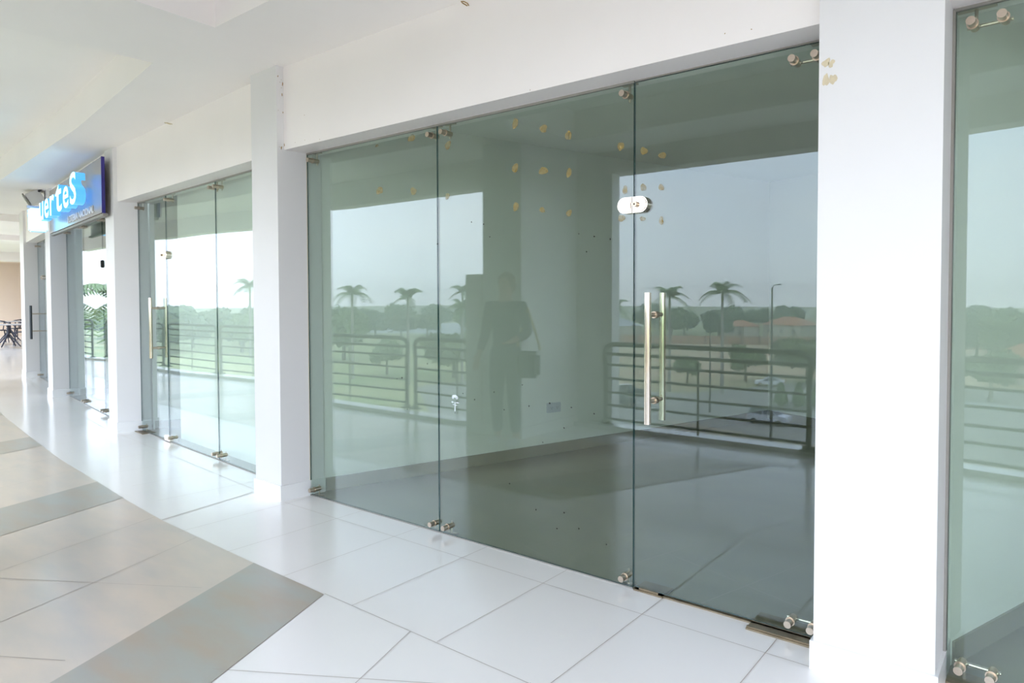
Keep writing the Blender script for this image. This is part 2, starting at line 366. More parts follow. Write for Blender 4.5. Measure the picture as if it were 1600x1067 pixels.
# pillar on the open side
mb = MB(); mb.prism([(-4.65, -2.654), (-5.19, -2.635), (-5.19, -3.72), (-4.65, -3.72)], 0, ZC)
struct(mb.build('pillar_open_side', M['pillar']), 'broad white pillar on the open side of the gallery', 'pillar')
mb = MB(); mb.prism([(-4.20, -3.80), (-4.65, -3.72), (-4.65, -3.95), (-4.20, -3.97)], 0, ZC-0.0)
struct(mb.build('wall_pier', M['pillar']), 'short white wall return beside the open side pillar', 'wall')
mb = MB(); mb.prism([(-4.63, -2.634), (-5.21, -2.615), (-5.21, -3.71), (-4.63, -3.71)], 0, 0.12)
struct(mb.build('baseboard_open_side', M['skirt']), 'white tile skirting round the open side pillar', 'skirting')
t = empty('utility_cabinet', (-5.33, -2.80, 0)); tag(t, 'tall narrow white cabinet standing against the open side pillar', 'cabinet')
MB().box((0, 0, 0.905), (0.24, 0.36, 1.81), bev=0.006).build('body', M['pillar'], t)
MB().box((0, 0.186, 0.95), (0.20, 0.012, 1.6), bev=0.003).build('door', M['pillar'], t)

# ---------------------------------------------------------------- shop front walls
def poly_obj(name, poly, z0, z1, m, label, cat):
    b = MB(); b.prism(poly, z0, z1); o = b.build(name, m); struct(o, label, cat); return o
# pillars between the shops: polygons seen from above
PILL = {
    'a': ([(-0.782, -0.235), (-0.345, -0.235), (-0.345, 0.12), (-0.782, 0.12)], 'wide white pillar right of the large empty shop'),
    'b': ([(-5.02, -0.225), (-4.655, -0.235), (-4.627, -0.235), (-4.627, 0.12), (-5.02, 0.16)], 'white pillar left of the large empty shop'),
    'c': ([(-8.94, 0.195), (-8.60, 0.155), (-8.47, 0.36), (-8.46, 0.46), (-8.95, 0.50)], 'second white pillar, right of the shop under the blue sign'),
    'd': ([(-12.93, 0.80), (-12.53, 0.74), (-12.50, 0.955), (-12.49, 1.06), (-12.95, 1.13)], 'white pillar left of the shop under the blue sign'),
    'e': ([(-16.75, 1.52), (-16.05, 1.385), (-16.0, 1.60), (-15.98, 1.7), (-16.7, 1.85)], 'farthest white pillar at the end of the shop row')}
PILL['b'] = ([(-5.02, -0.225), (-4.65, -0.235), (-4.627, 0.0), (-4.62, 0.12), (-5.02, 0.16)], PILL['b'][1])
for k, (poly, lab) in PILL.items():
    poly_obj('pillar', poly, 0, ZC, M['pillar'], lab, 'pillar')
    cx = sum(p[0] for p in poly)/len(poly); cyy = sum(p[1] for p in poly)/len(poly)
    exp = []
    for i, p in enumerate(poly):
        d = 0.012; exp.append((p[0]+(d if p[0] > cx else -d)*(1 if k == 'a' else 0.9), p[1]+(-d if p[1] < cyy-0.02 else 0)))
    poly_obj('baseboard_' + {'a': 'right', 'b': 'middle', 'c': 'sign', 'd': 'far', 'e': 'end'}[k], exp, 0, 0.118, M['skirt'], 'white tile skirting at the foot of the ' + lab, 'skirting')
# lintels
for b in range(5):
    A, u, n, l = frame(b); t0 = 0.18
    pts = [W(b, -0.2 if b > 1 else -0.02, -t0), W(b, l+(0.25 if b > 1 else 0.02), -t0), W(b, l+(0.25 if b > 1 else 0.02), 0.10), W(b, -0.2 if b > 1 else -0.02, 0.10)]
    o = poly_obj('lintel', pts, ZT, ZC, M['paint'], ['white wall above the right hand glass shopfront', 'white wall above the large empty shop glass', 'white wall above the second glass shopfront',
                 'white wall behind the blue lit sign', 'white wall above the farthest glass shopfront'][b], 'wall')
poly_obj('wall_right_added', [(3.40, -0.48), (12.5, -1.70), (12.5, -1.4), (3.42, -0.17)], 0, ZC, M['paint'], 'unseen plain white wall added along the shop row to shut out sky light', 'wall')  # unseen wall, added so less sky light reaches the wide pillar
mb = MB(); mb.box((12.45, -3.4, 1.6), (0.1, 4.2, 3.3)); struct(mb.build('wall_end_added', M['paint']), 'unseen white end wall added to shut sky light out of the gallery', 'wall')  # unseen too, added to close the open gallery end against side light
# small round fixing and stains on walls
def blob(b, c, rx, rz, ax, nrm, seed, n=16, jag=0.25):
    r = random.Random(seed); ax = Vector(ax); nrm = Vector(nrm); upv = Vector((0, 0, 1)); c = Vector(c) + nrm*0.0012
    ph = [r.uniform(0, 6.28) for _ in range(3)]
    pts = []
    for k in range(n):
        a = 2*PI*k/n; s = 1 + jag*(math.sin(2*a+ph[0])*0.5+math.sin(3*a+ph[1])*0.35+math.sin(5*a+ph[2])*0.25)
        pts.append(c + ax*math.cos(a)*rx*s + upv*math.sin(a)*rz*s)
    b.quad(pts)
b = MB(); blob(b, (-0.755, -0.235, 2.463), 0.013, 0.018, (1, 0, 0), (0, -1, 0), 1, jag=0.5); blob(b, (-0.735, -0.235, 2.456), 0.012, 0.014, (1, 0, 0), (0, -1, 0), 2, jag=0.5)
blob(b, (-0.755, -0.235, 2.395), 0.011, 0.028, (1, 0, 0), (0, -1, 0), 3, jag=0.4); blob(b, (-0.728, -0.235, 2.393), 0.013, 0.022, (1, 0, 0), (0, -1, 0), 4, jag=0.4)
struct(b.build('wall_stain', M['plaster']), 'yellowish glue stain near the top of the wide right pillar', 'stain')
b = MB()
for i, (y, z) in enumerate([(-0.225, 3.18), (-0.21, 3.14), (-0.19, 3.13), (-0.2, 3.10), (-0.195, 3.05), (-0.225, 2.93), (-0.19, 2.92), (-0.22, 2.66), (-0.205, 2.655), (-0.19, 2.665), (-0.182, 2.68), (-0.2, 3.16)]):
    blob(b, (-4.646+(-0.235-y)*-0.12, y, z), 0.004, 0.006+0.004*(i % 3), (0.12, 1, 0), (1, -0.12, 0), 20+i, 8, 0.5) if i % 2 == 0 else blob(b, (-4.646+(-0.235-y)*-0.12, y, z), 0.0018, 0.003, (0.12, 1, 0), (1, -0.12, 0), 20+i, 8, 0.5)
for i, (x, z) in enumerate([(-4.38, 2.86), (-4.5, 2.68), (-4.38, 2.68), (-1.2, 2.70), (-1.08, 2.69), (-4.2, 2.66), (-2.3, 2.655)]):
    blob(b, (x, -0.18, z), 0.0025, 0.003, (1, 0, 0), (0, -1, 0), 40+i, 8, 0.5)
struct(b.build('wall_specks', M['rust']), 'small brown specks on the wall above the empty shop', 'stain')
# cable ends poking out where wall meets ceiling
for (x, y, lab) in [(-2.764, -0.20, 'short cable end poking from the wall top above the empty shop'), (-6.874, 0.0, 'short cable end poking from the wall top above the second shop')]:
    pts = [(0, 0.03, 0.0), (0.0, -0.02, 0.004), (0.02, -0.05, -0.004), (0.045, -0.055, -0.012), (0.05, -0.03, -0.016), (0.03, 0.0, -0.012)]
    tag(MB().tube(pts, 0.0035, 6).build('cable_end', M['plaster' if x < -5 else 'rust'], loc=(x, y, 3.225)), lab, 'cable')

# ---------------------------------------------------------------- shop interiors
def shop(b, lw_ang, rw_start, rw_ang, depth, backpts, lab):
    pass
def wall_seg(name, P, Q, th, z0, z1, m, label, side=1):
    P, Q = Vector(P), Vector(Q); d = (Q-P).normalized(); n = Vector((-d.y, d.x))*th*side
    return poly_obj(name, [tuple(P), tuple(Q), tuple(Q+n), tuple(P+n)], z0, z1, m, label, 'wall')
CE = 3.0
# empty shop
LW0, LW1 = (-4.632, 0.12), (-2.941, 5.559); RW0, RW1 = (-0.70, 0.12), (0.80, 4.0)
BW1 = (0.80, 4.02)
wall_seg('wall_left', LW0, LW1, 0.13, 0, CE, M['intwall'], 'pale side wall inside the empty shop with a power socket', 1)
wall_seg('wall_back', LW1, BW1, 0.13, 0, CE, M['intwall'], 'pale back wall inside the empty shop', 1)
wall_seg('wall_right', RW0, RW1, 0.13, 0, CE, M['intwall'], 'pale side wall inside the empty shop behind the wide pillar', -1)
def skirt_seg(name, P, Q, side, label):
    return wall_seg(name, P, Q, 0.014, 0, 0.105, M['intfloor'], label, side)
skirt_seg('baseboard_left', (-4.625, 0.14), (-2.945, 5.545), -1, 'grey tile skirting along the side wall inside the empty shop')
skirt_seg('baseboard_back', (-2.94, 5.54), BW1, -1, 'grey tile skirting along the back wall inside the empty shop')
o = MB().prism([(-4.62, 0.012), (-0.345, 0.012), (-0.345, 0.1), (1.1, 4.2), (-2.85, 5.9), (-4.85, 0.2)], -0.3, 0.0008).build('floor_shop', M['intfloor'])
struct(o, 'grey beige tiled floor inside the large empty shop', 'floor')
b = MB()
for k in range(9):
    p = Vector((-4.4+0.6*k, 0.05)); strip(b, p, p+Vector((1.55, 5.0))*(0.95 if k < 4 else 0.72), 0.004, 0.0016) if k < 7 else None
for k in range(9):
    y = 0.7+0.6*k; x = -4.6+0.31*(y-0.1); run = min(4.4, (y-0.05)/0.31); strip(b, (x, y), (x+run, y-0.31*run), 0.004, 0.0016)
struct(b.build('floor_shop_grout', M['grout']), 'grout joints of the empty shop floor', 'grout')
b = MB(); b.prism([(-4.7, 0.10), (-0.35, 0.10), (1.0, 4.1), (-2.9, 5.8)], CE, CE+0.1)
struct(b.build('ceiling_shop', M['intwall']), 'ceiling inside the large empty shop', 'ceiling')
# socket
d = (Vector(LW1)-Vector(LW0)).normalized(); nn = Vector((d.y, -d.x))
P = Vector(LW0)+d*((2.292-0.12)/d.y); ang = math.atan2(d.y, d.x)
t = empty('wall_socket', (P.x+nn.x*0.001, P.y+nn.y*0.001, 0.457), ang); tag(t, 'grey white double power socket low on the wall inside the empty shop', 'power socket')
MB().box((0, -0.006, 0), (0.165, 0.022, 0.095), bev=0.004).build('face_plate', M['socket'], t)
for sx in (-0.035, 0.035):
    b = MB(); b.box((sx, -0.0175, 0), (0.045, 0.003, 0.038)); b.mi = 1
    b.box((sx-0.009, -0.0195, 0.004), (0.003, 0.003, 0.010)); b.box((sx+0.009, -0.0195, 0.004), (0.003, 0.003, 0.010)); b.box((sx, -0.0195, -0.010), (0.006, 0.003, 0.006))
    b.build('outlet', [M['socket'], M['black']], t)
# other shops: simple rooms with the same skewed side walls
def room(b, lab, leftskew, rightskew, depth):
    A, u, n, l = frame(b)
    p0 = A + n*0.12; p1 = A + u*l + n*0.12
    q0 = p0 + (n*math.cos(leftskew)+u*math.sin(leftskew))*depth; q1 = p1 + (n*math.cos(rightskew)+u*math.sin(rightskew))*depth*0.9
    wall_seg('wall_side_left', p0, q0, 0.10, 0, CE, M['intwall'], 'inner side wall at the far end of ' + lab, 1)
    wall_seg('wall_side_right', p1, q1, 0.05, 0, CE, M['intwall'], 'inner side wall at the near end of ' + lab, -1)
    wall_seg('wall_rear', q0, q1, 0.10, 0, CE, M['intwall'], 'back wall inside ' + lab, 1)
    wall_seg('baseboard_inner', p0 + n*0.02 + u*0.002, q0 - n*0.02, 0.014, 0, 0.10, M['intfloor'], 'grey tile skirting inside ' + lab, -1)
    o = MB().prism([tuple(A+n*.012), tuple(A+u*l+n*.012), tuple(A+u*(l+.15)+n*.15), tuple(q1+u*.1+n*.1), tuple(q0-u*.15+n*.1), tuple(A-u*.15+n*.15)], -0.3, 0.0008).build('floor_inside', M['intfloor']); struct(o, 'grey tiled floor inside ' + lab, 'floor')
    bb = MB(); bb.prism([tuple(A+n*0.1-u*0.1), tuple(A+u*(l+0.1)+n*0.1), tuple(q1+n*0.2), tuple(q0+n*0.2)], CE, CE+0.1); struct(bb.build('ceiling_inside', M['intwall']), 'ceiling inside ' + lab, 'ceiling')
room(2, 'the second glass fronted shop', 0.28, 0.24, 5.0)
wall_seg('wall_partition', W(2, 0.80, 0.14), W(2, 3.44, 0.14), 0.05, 0, CE, M['paint'], 'white board wall standing close behind the fixed glass of the second shop', 1)
room(3, 'the shop under the blue sign', 0.28, 0.24, 5.0)
room(4, 'the farthest glass fronted shop', 0.25, 0.22, 5.0)
room(0, 'the shop right of the wide pillar', 0.262, 0.30, 5.0)

# ---------------------------------------------------------------- glass panes and fittings
GT = 0.010
def pane(b, s0, s1, z0, z1, parent, label=None):
    m = MB(); hx = (s1-s0)/2; hz = (z1-z0)/2; m.box(((s0+s1)/2, 0, (z0+z1)/2), (s1-s0, GT, z1-z0))
    for f in m.bm.faces:
        nrm = f.calc_center_median() - Vector(((s0+s1)/2, 0, (z0+z1)/2))
        f.material_index = 0 if abs(nrm.y) > GT*0.4 else 1
    return m.build('glass_pane', [M['glass'], M['glassedge']], parent, label=label)
def clamp(s, z, parent, top, rod=True, scale=1.0):
    b = MB(); b.tube([(s, -0.052, z), (s, 0.045, z)], 0.0165, 18); b.tube([(s, -0.012, z), (s, -0.007, z)], 0.021, 18)
    o = b.build('glass_clamp', M['steel'], parent, smooth=True)
    if rod:
        r = MB(); ze = ZT-0.003 if top else 0.004
        r.tube([(s, 0.036, z + (-0.03 if top else 0.03)), (s, 0.036, ze)], 0.0065, 10); r.box((s, 0.036, ze), (0.085, 0.03, 0.006))
        r.build('rod', M['steel'], o)
    return o
def twin(s0, s1, z, parent, top, rodat):
    o = clamp(s0, z, parent, top, False)
    c2 = MB(); c2.tube([(s1, -0.052, z), (s1, 0.045, z)], 0.0165, 18); c2.tube([(s1, -0.012, z), (s1, -0.007, z)], 0.021, 18)
    c2.build('stud', M['steel'], o, smooth=True)
    r = MB(); r.tube([(min(s0, s1)-0.026, 0.036, z), (max(s0, s1)+0.026, 0.036, z)], 0.0075, 10); r.build('cross_bar', M['chrome'], o)
    ze = ZT-0.003 if top else 0.004
    r = MB(); r.tube([(rodat, 0.036, z), (rodat, 0.036, ze)], 0.0065, 10); r.box((rodat, 0.036, ze), (0.13, 0.035, 0.007)); r.build('rod', M['steel'], o)
def lock(s, z, parent, flip=False):
    q = -1 if flip else 1
    def cap(x0, x1, roundleft):
        b = MB(); h = 0.041; pts = []
        cxx = x0+h if roundleft else x1-h
        if roundleft:
            pts = [(x1, h), (x1, -h)] + [(cxx+h*math.cos(a), h*math.sin(a)) for a in [PI*1.5-PI*k/10 for k in range(11)]]
        else:
            pts = [(x0, -h), (x0, h)] + [(cxx+h*math.cos(a), h*math.sin(a)) for a in [PI/2-PI*k/10 for k in range(11)]]
        f = [b.bm.verts.new((s+x, -0.034, z+zz)) for x, zz in pts]; k = [b.bm.verts.new((s+x, 0.03, z+zz)) for x, zz in pts]
        b._f(f); b._f(k[::-1]); n = len(pts)
        for i in range(n): b._f([f[i], f[(i+1) % n], k[(i+1) % n], k[i]])
        bmesh.ops.recalc_face_normals(b.bm, faces=b.bm.faces)
        es = [e for e in b.bm.edges if abs(e.verts[0].co.y+0.034) < 1e-5 and abs(e.verts[1].co.y+0.034) < 1e-5]
        bmesh.ops.bevel(b.bm, geom=es, offset=0.006, segments=3, affect='EDGES'); return b
    o = cap(-0.088, -0.003, True).build('door_lock', M['chrome'], parent, smooth=True)
    cap(0.001, 0.088, False).build('lock_case', M['chrome'], o, smooth=True)
    kx = s + (0.025 if not flip else -0.03)
    b = MB(); b.tube([(kx, -0.034, z), (kx, -0.052, z)], 0.014, 20); b.mi = 1; b.tube([(kx, -0.0515, z), (kx, -0.0535, z)], 0.0045, 10)
    b.build('key_cylinder', [M['steel'], M['dark']], o, smooth=True)
def pull(s, z0, z1, parent, both=True):
    b = MB()
    b.tube([(s, -0.08, z0), (s, -0.08, z1)], 0.0175, 20); o = b.build('pull_handle', M['chrome'], parent, smooth=True)
    if both:
        b = MB(); b.tube([(s, 0.08, z0), (s, 0.08, z1)], 0.0175, 20); b.build('inner_bar', M['chrome'], o, smooth=True)
    for z in (z0+0.112, z1-0.112):
        b = MB(); b.tube([(s, -0.07, z), (s, 0.07, z)], 0.0115, 14); b.tube([(s, -0.016, z), (s, -0.005, z)], 0.018, 14); b.tube([(s, 0.005, z), (s, 0.016, z)], 0.018, 14)
        b.build('handle_mount', M['steel'], o, smooth=True)
def seals(b, s0, s1, parent):
    m = MB(); m.box(((s0+s1)/2, 0, ZT-0.006), (s1-s0, 0.016, 0.012)); m.build('top_seal', M['silicone'], parent)
    m = MB(); m.box(((s0+s1)/2, 0, 0.003), (s1-s0, 0.018, 0.007)); m.build('bottom_seal', M['silicone'], parent)
def front_root(name, b, label, cat):
    A, u, n, l = frame(b); r = empty(name, (A.x, A.y, 0), bayrz(b)); struct(r, label, cat); return r, l

ZP0, ZP1 = 0.008, ZT-0.010
# bay 1: two fixed panes and the door on the right
r, l = front_root('window_1', 1, 'large fixed shopfront glass of the empty shop, two tall panes', 'shop window')
X = lambda x: x+4.625
pane(1, 0.006, X(-3.201)-0.002, ZP0, ZP1, r, 'fixed glass pane beside the left pillar')
pane(1, X(-3.201)+0.002, X(-1.757)-0.003, ZP0, ZP1, r, 'fixed glass pane beside the door')
seals(1, 0.004, X(-1.757), r)
for x in (-4.545, -3.243, -3.122, -1.806):
    clamp(X(x), 2.580, r, True); clamp(X(x)-(0.02 if x < -4 else 0), 0.054, r, False)
m = MB(); m.box((0.002, 0, ZT/2), (0.003, 0.012, ZT-0.01)); m.build('side_seal', M['plaster'], r)
glue = [(-3.767, 2.277, 24, 22), (-3.423, 2.24, 22, 19), (-3.438, 2.592, 24, 19), (-3.79, 2.59, 13, 7), (-3.1, 2.499, 19, 20), (-2.549, 2.55, 17, 22), (-2.342, 2.489, 22, 16), (-2.17, 2.425, 14, 22),
        (-2.55, 2.29, 16, 22), (-2.343, 2.251, 21, 18), (-2.166, 2.22, 13, 19), (-2.545, 2.065, 17, 18), (-2.352, 2.031, 14, 12), (-2.166, 1.998, 13, 15), (-1.836, 2.32, 13, 19), (-3.108, 2.177, 15, 15), (-1.81, 2.09, 12, 16), (-1.83, 1.945, 14, 15)]
for i, (x, z, rx, rz) in enumerate(glue):
    b = MB(); blob(b, (X(x), -GT/2, z), rx/1000*1.4, rz/1000*1.3, (1, 0, 0), (0, -1, 0), 100+i); b.build('glue_mark', M['glue'], r)
specks = [(-3.05, 0.80), (-2.98, 0.93), (-2.88, 0.90), (-2.72, 0.96), (-2.64, 0.86), (-2.5, 1.02), (-2.45, 0.9), (-2.35, 0.70), (-2.3, 0.93), (-2.2, 0.80), (-2.15, 0.92), (-2.0, 0.9), (-3.6, 0.98), (-3.5, 0.78), (-2.9, 2.0), (-2.8, 1.98),
          (-2.75, 1.9), (-2.1, 1.88), (-2.0, 1.86), (-1.9, 1.84), (-2.05, 1.78), (-3.2, 1.88), (-2.4, 0.3), (-2.2, 0.32), (-2.25, 0.22), (-1.92, 0.2), (-2.1, 0.25), (-2.6, 0.42), (-3.3, 1.1), (-3.55, 0.99)]
b = MB(); rr = random.Random(7)
for i, (x, z) in enumerate(specks): blob(b, (X(x), -GT/2, z), rr.uniform(.003, .0055), rr.uniform(.003, .006), (1, 0, 0), (0, -1, 0), 200+i, 7, 0.4)
o = b.build('dirt_specks', M['speck'], r); o['kind'] = 'stuff'
# white tree shaped decal
b = MB(); y = -GT/2-0.001
def dq(pts): b.quad([(X(px_), y, pz_) for px_, pz_ in pts])
dq([(-3.054, 0.812), (-3.046, 0.812), (-3.047, 0.87), (-3.053, 0.87)])
for dx, dz, rx_, rz_ in [(0, 0.905, .022, .012), (-.018, .895, .01, .006), (.018, .895, .01, .006), (-.022, .868, .012, .004), (.022, .866, .012, .004), (-.012, .852, .008, .003), (.012, .85, .008, .003)]:
    blob(b, (X(-3.05+dx), -GT/2, dz), rx_, rz_, (1, 0, 0), (0, -1, 0), int(dx*1000)+60, 10, 0.4)
b.build('tree_decal', M['decal'], r, label='small white tree shaped sticker low on the glass')
# door 1
r, l = front_root('door_1', 1, 'clear glass entrance door of the empty shop with polished pull handles', 'door')
pane(1, X(-1.757)+0.003, X(-0.79), 0.016, ZP1, r)
m = MB(); m.box((X(-1.27), 0, ZT-0.004), (0.96, 0.012, 0.006)); m.build('top_seal', M['silicone'], r)
lock(X(-1.755), 2.006, r)
pull(X(-1.635), 0.893, 1.554, r)
twin(X(-0.949), X(-0.853), 2.575, r, True, X(-0.853)+0.03); twin(X(-0.945), X(-0.848), 0.062, r, False, X(-0.86)+0.03)
b = MB(); b.box((X(-1.27), 0, 0.004), (0.95, 0.022, 0.008)); b.build('threshold', M['bronze'], r)
b = MB(); b.box((X(-1.665), 0.045, 0.004), (0.17, 0.13, 0.008), bev=0.002); b.box((X(-1.665), -0.004, 0.012), (0.11, 0.012, 0.01)); b.build('floor_plate', M['bronze'], r)
b = MB(); b.box((X(-0.965), 0.02, 0.004), (0.32, 0.20, 0.008)); b.box((X(-0.965), -0.065, 0.009), (0.32, 0.012, 0.010)); b.box((X(-0.965), 0.012, 0.012), (0.32, 0.02, 0.008)); b.build('floor_plate', M['bronze'], r)
for i, (x, z, rx, rz) in enumerate([(-1.70, 2.278, 16, 14), (-1.595, 2.242, 14, 13), (-1.703, 2.093, 12, 15), (-1.601, 2.083, 11, 13), (-1.706, 1.933, 12, 9), (-1.6, 1.916, 10, 15)]):
    b = MB(); blob(b, (X(x), -GT/2, z), rx/1000*1.4, rz/1000*1.3, (1, 0, 0), (0, -1, 0), 130+i); b.build('glue_mark', M['glue'], r)

# bay 0 (right edge of the picture)
r, l = front_root('window_2', 0, 'glass shopfront pane right of the wide pillar', 'shop window')
pane(0, 0.012, 1.9, ZP0, ZP1, r); pane(0, 1.905, 3.7, ZP0, ZP1, r); seals(0, 0.01, 3.7, r)
m = MB(); m.box((0.005, 0, ZT/2), (0.012, 0.03, ZT-0.01)); m.build('side_seal', M['silicone'], r)
twin(0.067, 0.166, 2.572, r, True, 0.072); twin(0.06, 0.164, 0.072, r, False, 0.066)
b = MB(); b.box((0.12, 0.03, 0.004), (0.22, 0.12, 0.008)); b.build('floor_plate', M['bronze'], r)
# bay 2: door on the left, two fixed panes
r, l = front_root('door_2', 2, 'glass door of the second shop with a long pull handle', 'door')
pane(2, 0.006, 0.868, 0.014, ZP1, r); lock(0.872, 2.0, r, True); pull(0.60, 0.886, 1.546, r)
clamp(0.06, 2.575, r, True); clamp(0.05, 0.058, r, False)
b = MB(); b.box((0.10, 0.0, 0.004), (0.26, 0.14, 0.008)); b.build('floor_plate', M['bronze'], r)
b = MB(); b.box((0.86, -0.01, 0.035), (0.16, 0.03, 0.055), bev=0.004); b.build('floor_lock', M['chrome'], r)
r, l = front_root('window_3', 2, 'fixed shopfront glass of the second shop, two panes', 'shop window')
pane(2, 0.872, 2.145, ZP0, ZP1, r); pane(2, 2.149, l-0.01, ZP0, ZP1, r); seals(2, 0.004, l, r)
for s in (0.97, 2.10, 2.21, l-0.08): clamp(s, 2.578, r, True); clamp(s, 0.055, r, False)
# bay 3
r, l = front_root('window_4', 3, 'glass shopfront under the blue lit sign', 'shop window')
pane(3, 0.006, 1.25, ZP0, ZP1, r); pane(3, 1.254, 2.45, ZP0, ZP1, r); pane(3, 2.454, l-0.01, ZP0, ZP1, r); seals(3, 0.004, l, r)
for s in (0.07, 1.18, 1.32, 2.40, 2.52): clamp(s, 2.578, r, True); clamp(s, 0.055, r, False)
b = MB(); b.box((2.46, -0.01, 2.0), (0.03, 0.035, 0.10), bev=0.006); b.build('latch', M['dark'], r)
# bay 4
r, l = front_root('door_3', 4, 'glass door of the farthest shop with a long dark handle', 'door')
pane(4, 0.006, 0.90, 0.014, ZP1, r); clamp(0.07, 2.575, r, True); clamp(0.06, 0.058, r, False); lock(0.78, 1.95, r)
b = MB(); b.tube([(0.30, -0.16, 0.775), (0.30, -0.16, 1.42)], 0.022, 14); o = b.build('pull_handle', M['rail'], r, smooth=True)
for z in (0.93, 1.26):
    b = MB(); b.tube([(0.30, -0.15, z), (0.30, 0.0, z)], 0.012, 10); b.build('handle_mount', M['steel'], o)
r, l = front_root('window_5', 4, 'fixed shopfront glass of the farthest shop', 'shop window')
pane(4, 0.904, l-0.01, ZP0, ZP1, r); seals(4, 0.004, l, r)

# ---------------------------------------------------------------- lit sign over bay 3
def sign():
    P0 = Vector((-12.08, 0.62)); P1 = Vector((-8.70, 0.088)); u = (P1-P0).normalized(); Lg = (P1-P0).length
    r = empty('shop_sign', (P0.x, P0.y, 2.50), math.atan2(u.y, u.x)); tag(r, 'grey shop sign with glowing cyan letters over the third shopfront', 'sign')
    b = MB(); b.box((Lg/2, 0.0, 0.335), (Lg, 0.03, 0.63)); b.mi = 1; b.box((Lg+0.006, 0.0, 0.335), (0.012, 0.034, 0.64)); b.build('panel', [M['signface'], M['signside']], r)
    b = MB(); b.box((Lg/2, 0.02, 0.0), (Lg, 0.05, 0.03)); b.build('frame', M['silicone'], r)
    def text(ch, size, x, z, ext, y, mats, nm, par, sx=1.0):
        cu = bpy.data.curves.new(nm, 'FONT'); cu.body = ch; cu.size = size; cu.extrude = ext; cu.offset = 0.006*size/0.4; cu.resolution_u = 4
        ob = bpy.data.objects.new(nm, cu); C.objects.link(ob)
        dg = bpy.context.evaluated_depsgraph_get(); me = bpy.data.meshes.new_from_object(ob.evaluated_get(dg)); bpy.data.objects.remove(ob); bpy.data.curves.remove(cu)
        Rm = Matrix.Rotation(PI/2, 4, 'X'); me.transform(Matrix.Diagonal((sx, 1, 1, 1))); me.transform(Rm)
        xs = [v.co.x for v in me.vertices]; wd = max(xs)-min(xs); mn = min(xs)
        me.transform(Matrix.Translation((x-mn, y, z)))
        me.materials.clear()
        for m in mats: me.materials.append(m)
        if len(mats) > 1:
            for p in me.polygons: p.material_index = 0 if p.normal.y < -0.8 else 1
        o = bpy.data.objects.new(nm, me); C.objects.link(o); o.parent = par; return wd
    x = 0.02
    # initial with its own stacked bars, reaching lower than the other letters
    b = MB(); b.mi = 1; b.box((0.10, -0.17, 0.20), (0.16, 0.22, 0.34), bev=0.02); o = b.build('letter', [M['letface'], M['lettrim']], r)
    for f in o.data.polygons: f.material_index = 0 if f.normal.y < -0.8 or f.normal.x > 0.8 else 1
    b = MB()
    for k in range(3): b.box((-0.01, -0.17, 0.27+0.065*k), (0.05, 0.23, 0.035))
    b.build('letter_bars', M['letwhite'], r)
    x = 0.32
    for ch, sc, sx in [('u', .54, 1.5), ('e', .54, 1.5), ('r', .54, 1.7), ('t', .58, 2.1), ('e', .54, 1.5), ('S', .52, 1.7)]:
        x += text(ch, sc, x, 0.175, 0.05, -0.13, [M['letface'], M['lettrim']], 'letter', r, sx) + 0.09
    text('LOTERIA NACIONAL', 0.125, 1.45, 0.06, 0.004, -0.02, [M['letwhite']], 'small_lettering', r, 1.35)
sign()
t = empty('floodlight', (-13.0, 0.72, 3.17), -0.3); tag(t, 'small white floodlight bracketed near the ceiling beside the blue sign', 'floodlight')
b = MB(); b.box((0, -0.02, -0.02), (0.34, 0.20, 0.18), R=Matrix.Rotation(0.5, 3, 'X'), bev=0.01); b.build('housing', M['cctv'], t)
b = MB(); b.box((-0.03, -0.13, -0.07), (0.34, 0.02, 0.20), R=Matrix.Rotation(0.5, 3, 'X')); b.build('lens_frame', M['silicone'], t)
b = MB(); b.tube([(0.1, 0.0, 0.05), (0.22, 0.06, 0.09)], 0.018, 8); b.build('bracket', M['dark'], t)

# ---------------------------------------------------------------- railing sections along the open edge
def railing(P, Q, label):
    P, Q = Vector(P), Vector(Q); u = (Q-P).normalized(); Lg = (Q-P).length
    r = empty('railing', (P.x, P.y, 0.05), math.atan2(u.y, u.x)); tag(r, label, 'railing', None)
    zs = [0.835, 0.71, 0.55, 0.385, 0.235, 0.075]
    for s, sg in ((0.0, 1), (Lg, -1)):
        b = MB(); pts = [(s, 0, 0.0), (s, 0, 0.70), (s+sg*-0.02, 0, 0.80), (s+sg*-0.015, 0, 0.87), (s+sg*0.03, 0, 0.925), (s+sg*0.11, 0, 0.95)]
        w_ = 0.045
        for a, c in zip(pts, pts[1:]):
            b.tube([a, c], w_/2*1.2, 8)
        b.box((s, 0, 0.008), (0.15, 0.10, 0.016)); b.prism([(s-0.06, -0.006), (s+0.06, -0.006), (s+0.06, 0.006), (s-0.06, 0.006)], 0.0, 0.05)
        b.build('post', M['rail'], r)
    b = MB(); b.tube([(0.09, 0, 0.95), (Lg-0.09, 0, 0.95)], 0.027, 10); b.build('handrail', M['rail'], r)
    for i, z in enumerate(zs):
        b = MB(); b.tube([(0, 0, z), (Lg, 0, z)], 0.020 if i == 0 else 0.015, 8); b.build('rail_bar', M['rail'], r)
    b = MB(); b.box((Lg*0.5, 0.012, 0.40), (0.02, 0.012, 0.78)); b.build('baluster', M['rail'], r)
